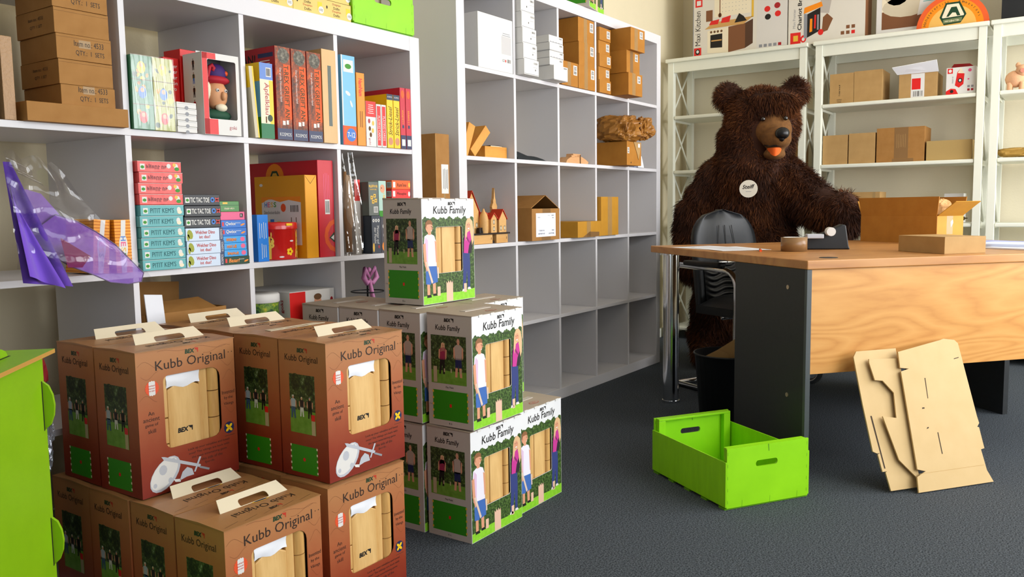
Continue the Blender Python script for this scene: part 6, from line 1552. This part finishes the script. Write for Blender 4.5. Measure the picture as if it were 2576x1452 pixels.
def chariot(p, F):
    f = F['front']
    p.pr(f, 1.4, .8, 7.6, 7.8, RED, 1); p.pr(f, 3.2, 2.6, 6, 6, GOLD, 2); p.pe(f, 9.2, 3.6, 1.8, 2.2, RED, 1); p.pe(f, 9.2, 3.4, .9, 1.1, BLANK, 2)
    p.pt(f, 'Chariot Bricolage', 7.2, 24, INK, w=30, h=3.2, rot=math.pi / 2, bold=.02); p.pt(f, 'Mon Premier', 3.6, 16.2, GREYP, w=11.5, h=1.6, rot=math.pi / 2)
    p.pp(f, [(11.4, 4), (19, 7.4), (19, 21), (11.4, 18)], INK, 2); p.pp(f, [(9.2, 18.4), (20.4, 21.6), (19.6, 24.4), (9.6, 22)], ORANGE, 3); p.pp(f, [(9.4, 4), (11.4, 3.6), (11.4, 18), (9.4, 18.6)], GREYP, 2)
    p.pp(f, [(12.8, 7), (14.4, 7.4), (14.4, 15), (13, 15)], ORANGE, 4); p.pp(f, [(15.4, 9), (16.4, 9), (16.6, 17), (15.6, 17)], RED, 4); p.pp(f, [(17.2, 8), (18.2, 8), (18.2, 17), (17.2, 17)], GREYP, 4); p.pe(f, 19.4, 6.4, 1.6, 1.8, RED, 5)
    p.pp(f, [(20, 6), (23.4, 7), (26.4, 13.6), (23, 17), (20.6, 15)], mat('brown_print'), 2); p.pp(f, [(18.6, 18), (24, 17), (26, 28), (22, 34), (19.4, 30)], mat('pale_jumper', 'b4aca4', .6), 2); p.pe(f, 21.6, 35.4, 3, 3.4, SKIN, 2)
    for u in (31, 34, 37):
        for v in (3.4, 6.6):
            if u > 31 or v < 6: p.pr(f, u, v, u + 2, v + 2, RED if (u > 36 and v < 6) else mat('brown_print'), 1)
    g = F['left']; p.pr(F['right'], 0, 0, 18, 60, mat('brown_print'), 1)
ubox('tool_trolley_box', 'carton with a toy tool trolley picture beside the kitchen carton', 'toy carton', -43.9, 44.6, 60, ZT, mat('white_gloss_card'), chariot, x=275, d=18, rz=1)
ph = thing('framed_photo', 'white-bordered photo board of a plush toy leaning on the unit top', 'picture', (281, -93.5, ZT + .1), -90)
MB().box(0, 0, 0, 52, 1.2, 60, BLANK).obj('board', ph, .1)
q = MB(); f = Face((0, 0, 0), (1, 0, 0), (0, 0, 1)); q.pr(f, 3, 4, 49, 57, mat('brown_print'), 1); q.pr(f, 3, 14, 49, 57, CREAM, 2)
q.pe(f, 16, 16, 13, 6, mat('plush_print', 'cbbfa6', .8), 3); q.pe(f, 11, 24, 7, 7, mat('plush_print'), 3); q.pe(f, 10, 30, 6, 2, SILVER, 4); q.pp(f, [(22, 10), (34, 12), (36, 22), (24, 22)], BLANK, 5); q.lines(f, 29, 19, 10, 2, 1.6, .4, TEAL, 6); q.obj('print', ph)
sm = thing('half_round_sign', 'half-round orange wooden sign with a green emblem on the unit top', 'sign', (276, -134.2, ZT + .1), -90)
R_ = 18.2
pts = [(-R_, 0), (R_, 0)] + [(R_ * math.cos(math.pi * i / 24), R_ * math.sin(math.pi * i / 24)) for i in range(1, 24)]
f = Face((0, 0, 0), (1, 0, 0), (0, 0, 1))
MB().prism(f, pts, 0, mat('fire_orange'), -2).obj('board', sm)
q = MB(); semi = lambda r, m, l: q.pp(f, [(-r, .01), (r, .01)] + [(r * math.cos(math.pi * i / 20), r * math.sin(math.pi * i / 20)) for i in range(1, 20)], m, l)
semi(15.6, ORANGE, 1); semi(12.0, mat('pale_amber', 'e8b45a', .5), 2)
q.pp(f, [(-6.4, 6), (-3.4, 13.6), (3.6, 13.6), (7, 6.4), (4.2, 2), (-4.2, 1.6)], DGREEN, 3); q.pp(f, [(-5.2, 6), (-2.8, 12.6), (3, 12.6), (5.8, 6.4), (5.6, 5.8), (-4.8, 5.4)], CREAM, 4); q.pp(f, [(-3, 6), (-.6, 11), (2, 11), (4, 6)], DGREEN, 5); q.pp(f, [(-1.8, 6), (0, 8), (1.6, 7.8), (2.4, 6)], CREAM, 6); q.pp(f, [(-4.6, 2.4), (4.6, 2.8), (5.0, 5.0), (-4.6, 4.6)], mat('sage', '6a7a50', .5), 4); q.scrawl(f, 0, 3.6, 7.4, 1.1, CREAM, 5, 0, 2)
s_ = 'Handgefertigt'
for i, c_ in enumerate(s_):
    a = math.pi * (1 - (.06 + .42 * i / len(s_))); q.pt(f, c_, 14.2 * math.cos(a), 14.2 * math.sin(a), DGREEN, h=1.5 if c_ in 'Hdh' else 1.1, rot=a - math.pi / 2, l=3)
for i in range(9):
    a = math.pi * (.42 - .36 * i / 9); q.scrawl(f, 14.2 * math.cos(a), 14.2 * math.sin(a), 1.1, 1.3, DGREEN, 3, a - math.pi / 2, i)
q.obj('print', sm)
gbox('dark_case', 'dark case standing on the unit top at the photo corner', 'case', 276, -158, ZT, 40, 20, 30, BLACKP, None, -90)
# plush piglet and tan shoe shapes on the edge unit
pgt = thing('plush_piglet', 'small pink-beige plush piglet on the edge shelving unit', 'plush toy', (276, -166, U1))
PIG = mat('piglet_plush', 'dba77e', .9, bump=.6, bscale=200)
q = MB(); q.ball((0, 0, 6), (4.4, 5.2, 4.6), PIG); q.ball((-2, -3.0, 10), (3.2, 3.2, 3.2), PIG); q.obj('body', pgt)
for dx, dy in ((-2, 2.6), (-2.4, -3), (2, 2.6), (2, -3)): MB().cyl((dx, dy, 0), (dx, dy, 4), 1.4, PIG, 10).obj('leg', pgt)
q = MB()
for dy in (-1.0, -4.8): q.ball((-1.6, dy, 13), (.7, 1.3, 1.6), PIG, 8, 6)
q.obj('ears', pgt); MB().cyl((-5.4, -3.4, 9.6), (-4.6, -3.4, 9.6), 1.2, mat('piglet_snout', 'd48a74', .8), 10).obj('snout', pgt)
q = MB(); crumple(q, (0, 0, 2.2), (4, 8.5, 2.4), mat('tan_leather', 'a07c34', .6), 51, 30, 18, .3); o = q.obj('moccasin'); o.location = Vector((279, -167, U2 + .7)) * S; tag(o, 'tan slipper-like shoe on the edge shelving unit', 'shoe')
q = MB(); crumple(q, (0, 0, 2.4), (3.6, 7.5, 2.6), MATS['tan_leather'], 61, 30, 18, .3); o = q.obj('moccasin'); o.location = Vector((288, -174, U2 + .7)) * S; tag(o, 'second tan shoe at the photo edge, behind the first', 'shoe')
# ================================================================== the big plush bear
br = thing('plush_bear', 'life-size dark brown plush bear behind the chair, one paw stretched out', 'plush bear', (206.0, -47.6, 0), -71.5)
FURB = mat('bear_skin', '361b0d', .95)
FURS = [mat('bear_fur_%d' % i, c, .75, spec=.25) for i, c in enumerate(('32190d', '4c2812', '633719', '7c4a24'))]
MUZ = mat('bear_muzzle', '785024', .9, noise=.3, nscale=60, col2='5e3c1a', bump=.6, bscale=300)
q = MB()
def cap(p0, p1, r0, r1, n=7):
    p0, p1 = Vector(p0), Vector(p1)
    for i in range(n + 1):
        t_ = i / n; q.ball(p0.lerp(p1, t_), r0 + (r1 - r0) * t_, FURB, 16, 10)
q.ball((3, 1, 134), (19.5, 17.5, 20.5), FURB, 20, 14); q.ball((0, 2, 125), (20.5, 17.5, 16), FURB, 20, 14); q.ball((9, -9.5, 144), (13.5, 7, 7), FURB)
for c, r in (((-15, 4, 150.5), (8.2, 5, 8.5)), ((20.5, 6, 152), (7.6, 5, 8))): q.ball(c, r, FURB)
cap((-1, 4, 118), (-3, 5, 104), 18.5, 22)
q.ball((-3, 5, 88), (26, 20, 30), FURB, 20, 14); q.ball((-2, 3, 62), (27, 22.5, 26), FURB, 20, 14)
cap((-18, 5, 105), (-33, 1, 84), 13, 11); cap((-33, 1, 84), (-34, -5, 62), 11, 9.5); q.ball((-32, -10, 57), (9, 9, 10), FURB)
cap((15, 3, 104), (31, -10, 90), 13, 11); cap((31, -10, 90), (42, -22, 85), 11, 10.5); q.ball((43.5, -25, 84), (9.4, 10, 12.8), FURB)
cap((-17, 2, 46), (-23, -3, 16), 15.5, 12); q.ball((-23, -11, 7.5), (10, 15, 7.4), FURB)
cap((15, 2, 46), (19, -2, 16), 15.5, 12); q.ball((19, -10, 7.5), (10, 15, 7.4), FURB)
bo = q.obj('body_src')
rm = bo.modifiers.new('r', 'REMESH'); rm.mode = 'VOXEL'; rm.voxel_size = 0.016; rm.use_smooth_shade = True
smo = bo.modifiers.new('s', 'SMOOTH'); smo.iterations = 8; smo.factor = .5
dg = bpy.context.evaluated_depsgraph_get()
bme = bpy.data.meshes.new_from_object(bo.evaluated_get(dg))
bpy.data.objects.remove(bo)
bme.materials.clear(); bme.materials.append(FURB)
body = bpy.data.objects.new('body', bme); COL.objects.link(body); body.parent = br; body['label'] = 'dark brown plush body'
# fur: tapered strands rooted on the body surface
bme.calc_loop_triangles()
nv = len(bme.vertices); co = np.empty(nv * 3); bme.vertices.foreach_get('co', co); co = co.reshape(-1, 3) / S
nt_ = len(bme.loop_triangles); tri = np.empty(nt_ * 3, dtype=np.int32); bme.loop_triangles.foreach_get('vertices', tri); tri = tri.reshape(-1, 3)
A, B, Cc = co[tri[:, 0]], co[tri[:, 1]], co[tri[:, 2]]
cr_ = np.cross(B - A, Cc - A); ar = np.linalg.norm(cr_, axis=1); nn = cr_ / np.maximum(ar, 1e-9)[:, None]
rng = np.random.default_rng(5)
NF = 120000
pick = rng.choice(nt_, NF, p=ar / ar.sum())
u, v = rng.random(NF), rng.random(NF); fl_ = u + v > 1; u[fl_], v[fl_] = 1 - u[fl_], 1 - v[fl_]
root = A[pick] + (B - A)[pick] * u[:, None] + (Cc - A)[pick] * v[:, None]; nrm = nn[pick]
face_c = np.array([9.0, -13, 127])
fd = np.linalg.norm((root - face_c) / np.array([11.0, 14, 11.6]), axis=1)
keep = ~((fd < 1.0) & (root[:, 1] < -4)) & (root[:, 2] > 2)
root, nrm = root[keep], nrm[keep]; n_ = len(root)
head = root[:, 2] > 112
flow = np.where(head[:, None], np.array([0, .25, -.35]), np.array([0, 0, -.75]))
ctr = np.array([3, 2, 134.0])
out_ = (root - ctr); out_ /= np.linalg.norm(out_, axis=1)[:, None]
flow = flow + np.where(head[:, None], out_ * .25, 0)
dr = nrm * .55 + flow + rng.normal(0, .22, (n_, 3))
# clumps: low-frequency swirl so the pile breaks into locks
k1 = np.sin(root @ np.array([[.55, .1, .3], [.2, .5, -.4], [.3, -.35, .5]])) * .28
dr = dr + k1; dr /= np.linalg.norm(dr, axis=1)[:, None]
ln = np.where(head, 3.0, 4.0) * rng.uniform(.65, 1.25, n_)
nf_ = np.linalg.norm((root - face_c) / np.array([17., 18, 18]), axis=1); ln = np.where((nf_ < 1) & (root[:, 1] < -4), ln * .6, ln)
brow = (np.abs(root[:, 0] - 9) < 13) & (root[:, 1] < -10) & (root[:, 2] > 138) & (root[:, 2] < 150)
dr = np.where(brow[:, None], dr * .5 + np.array([.1, -.55, -.65]), dr); dr /= np.linalg.norm(dr, axis=1)[:, None]; ln = np.where(brow, 4.2, ln)
side = np.cross(dr, rng.normal(0, 1, (n_, 3))); side /= np.linalg.norm(side, axis=1)[:, None]
wd_ = rng.uniform(.09, .18, n_)[:, None]
sag = np.array([0, 0, -.5])
m1 = root + dr * (ln * .55)[:, None]; tipv = root + dr * ln[:, None] + sag * (ln * .35)[:, None]
base = root - nrm * .3
verts = np.stack([base - side * wd_, base + side * wd_, m1 + side * wd_ * .8, m1 - side * wd_ * .8, tipv], 1).reshape(-1, 3) * S
idx = np.arange(n_) * 5
quads = np.stack([idx, idx + 1, idx + 2, idx + 3], 1); tris = np.stack([idx + 3, idx + 2, idx + 4], 1)
fm = bpy.data.meshes.new('fur')
fm.vertices.add(n_ * 5); fm.vertices.foreach_set('co', verts.ravel())
fm.loops.add(n_ * 7); fm.loops.foreach_set('vertex_index', np.concatenate([quads, tris], 1).ravel())
fm.polygons.add(n_ * 2)
ls = np.stack([np.arange(n_) * 7, np.arange(n_) * 7 + 4], 1).ravel(); fm.polygons.foreach_set('loop_start', ls)
tone = np.clip(rng.normal(1.2, .75, n_) + .9 * np.sin(root[:, 0] * .21 + 1) * np.sin(root[:, 2] * .17) + .5 * head, 0, 3.49).astype(np.int32)
fm.polygons.foreach_set('material_index', np.repeat(tone, 2)); fm.update(calc_edges=True)
for m_ in FURS: fm.materials.append(m_)
fo2 = bpy.data.objects.new('fur', fm); COL.objects.link(fo2); fo2.parent = br; fo2['kind'] = 'stuff'; fo2['label'] = 'long shaggy dark brown pile'
# face: short-haired muzzle, nose, eyes, open mouth
q = MB()
q.ball((8.2, -10.5, 130), (10.6, 8.5, 10), MUZ, 20, 12); q.ball((10.6, -17, 125), (7.8, 8.4, 6.6), MUZ, 20, 12); q.ball((12.2, -21.5, 124.6), (5.8, 5.4, 4.8), MUZ, 16, 10); q.ball((9.6, -14.8, 116.9), (6.0, 6.8, 3.2), MUZ, 16, 10)
mo = q.obj('muzzle_src'); rm = mo.modifiers.new('r', 'REMESH'); rm.mode = 'VOXEL'; rm.voxel_size = 0.009; rm.use_smooth_shade = True
smo = mo.modifiers.new('s', 'SMOOTH'); smo.iterations = 5
dg = bpy.context.evaluated_depsgraph_get(); mm = bpy.data.meshes.new_from_object(mo.evaluated_get(dg)); bpy.data.objects.remove(mo)
mm.materials.clear(); mm.materials.append(MUZ)
mz = bpy.data.objects.new('muzzle', mm); COL.objects.link(mz); mz.parent = br; mz['label'] = 'short tan pile muzzle'
q = MB(); q.ball((13.2, -26.2, 126.9), (3.7, 2.8, 3.2), mat('nose_leather', '0d0d0f', .28), 16, 10); q.ball((13.0, -26.0, 124.6), (1.6, 1.8, 2.0), MATS['nose_leather'], 12, 8); q.obj('nose', br)
EYE = mat('eye_glass', '120a06', .08, coat=1.0)
for x, y in ((3.6, -18.4), (15.0, -18.0)):
    MB().ball((x, y + .3, 135.4), 1.25, EYE, 14, 10).obj('eye', br)
q = MB()
q.grid(lambda a, c: (5.9 + 7.8 * a, -20.0 - 3.6 * math.sin(math.pi * a) + 1.4 * c, 119.9 - (1.0 + 3.4 * math.sin(math.pi * a)) * c), 10, 6, mat('mouth_felt', 'e8641a', .7)); q.obj('mouth', br)
q = MB(); q.tube([(4.4, -19.4, 121.6), (7, -22.8, 120.6), (9.9, -24.4, 120.8), (13, -23.4, 120.6), (15.4, -20.0, 121.8)], .35, MATS['nose_leather'], 6); q.obj('lip_line', br)
bd = MB(); f = Face((-3.4, -24.2, 98.6), (1, 0, 0), (0, -.25, 1))
bd.prism(f, [(4.7 * math.cos(2 * math.pi * i / 28), 4.7 * math.sin(2 * math.pi * i / 28)) for i in range(28)], .3, mat('badge_cream', 'e4ddcc', .3), -.2)
f2 = Face(f.at(0, 0, .3), f.U, f.V); bd.pt(f2, 'Steiff', 0, 1.2, INK, w=6.4, h=2.2, bold=.02, shear=.3, rot=.06); bd.pr(f2, -1.4, -1.6, 1.4, -1.4, GREYP, 1); bd.obj('chest_badge', br)
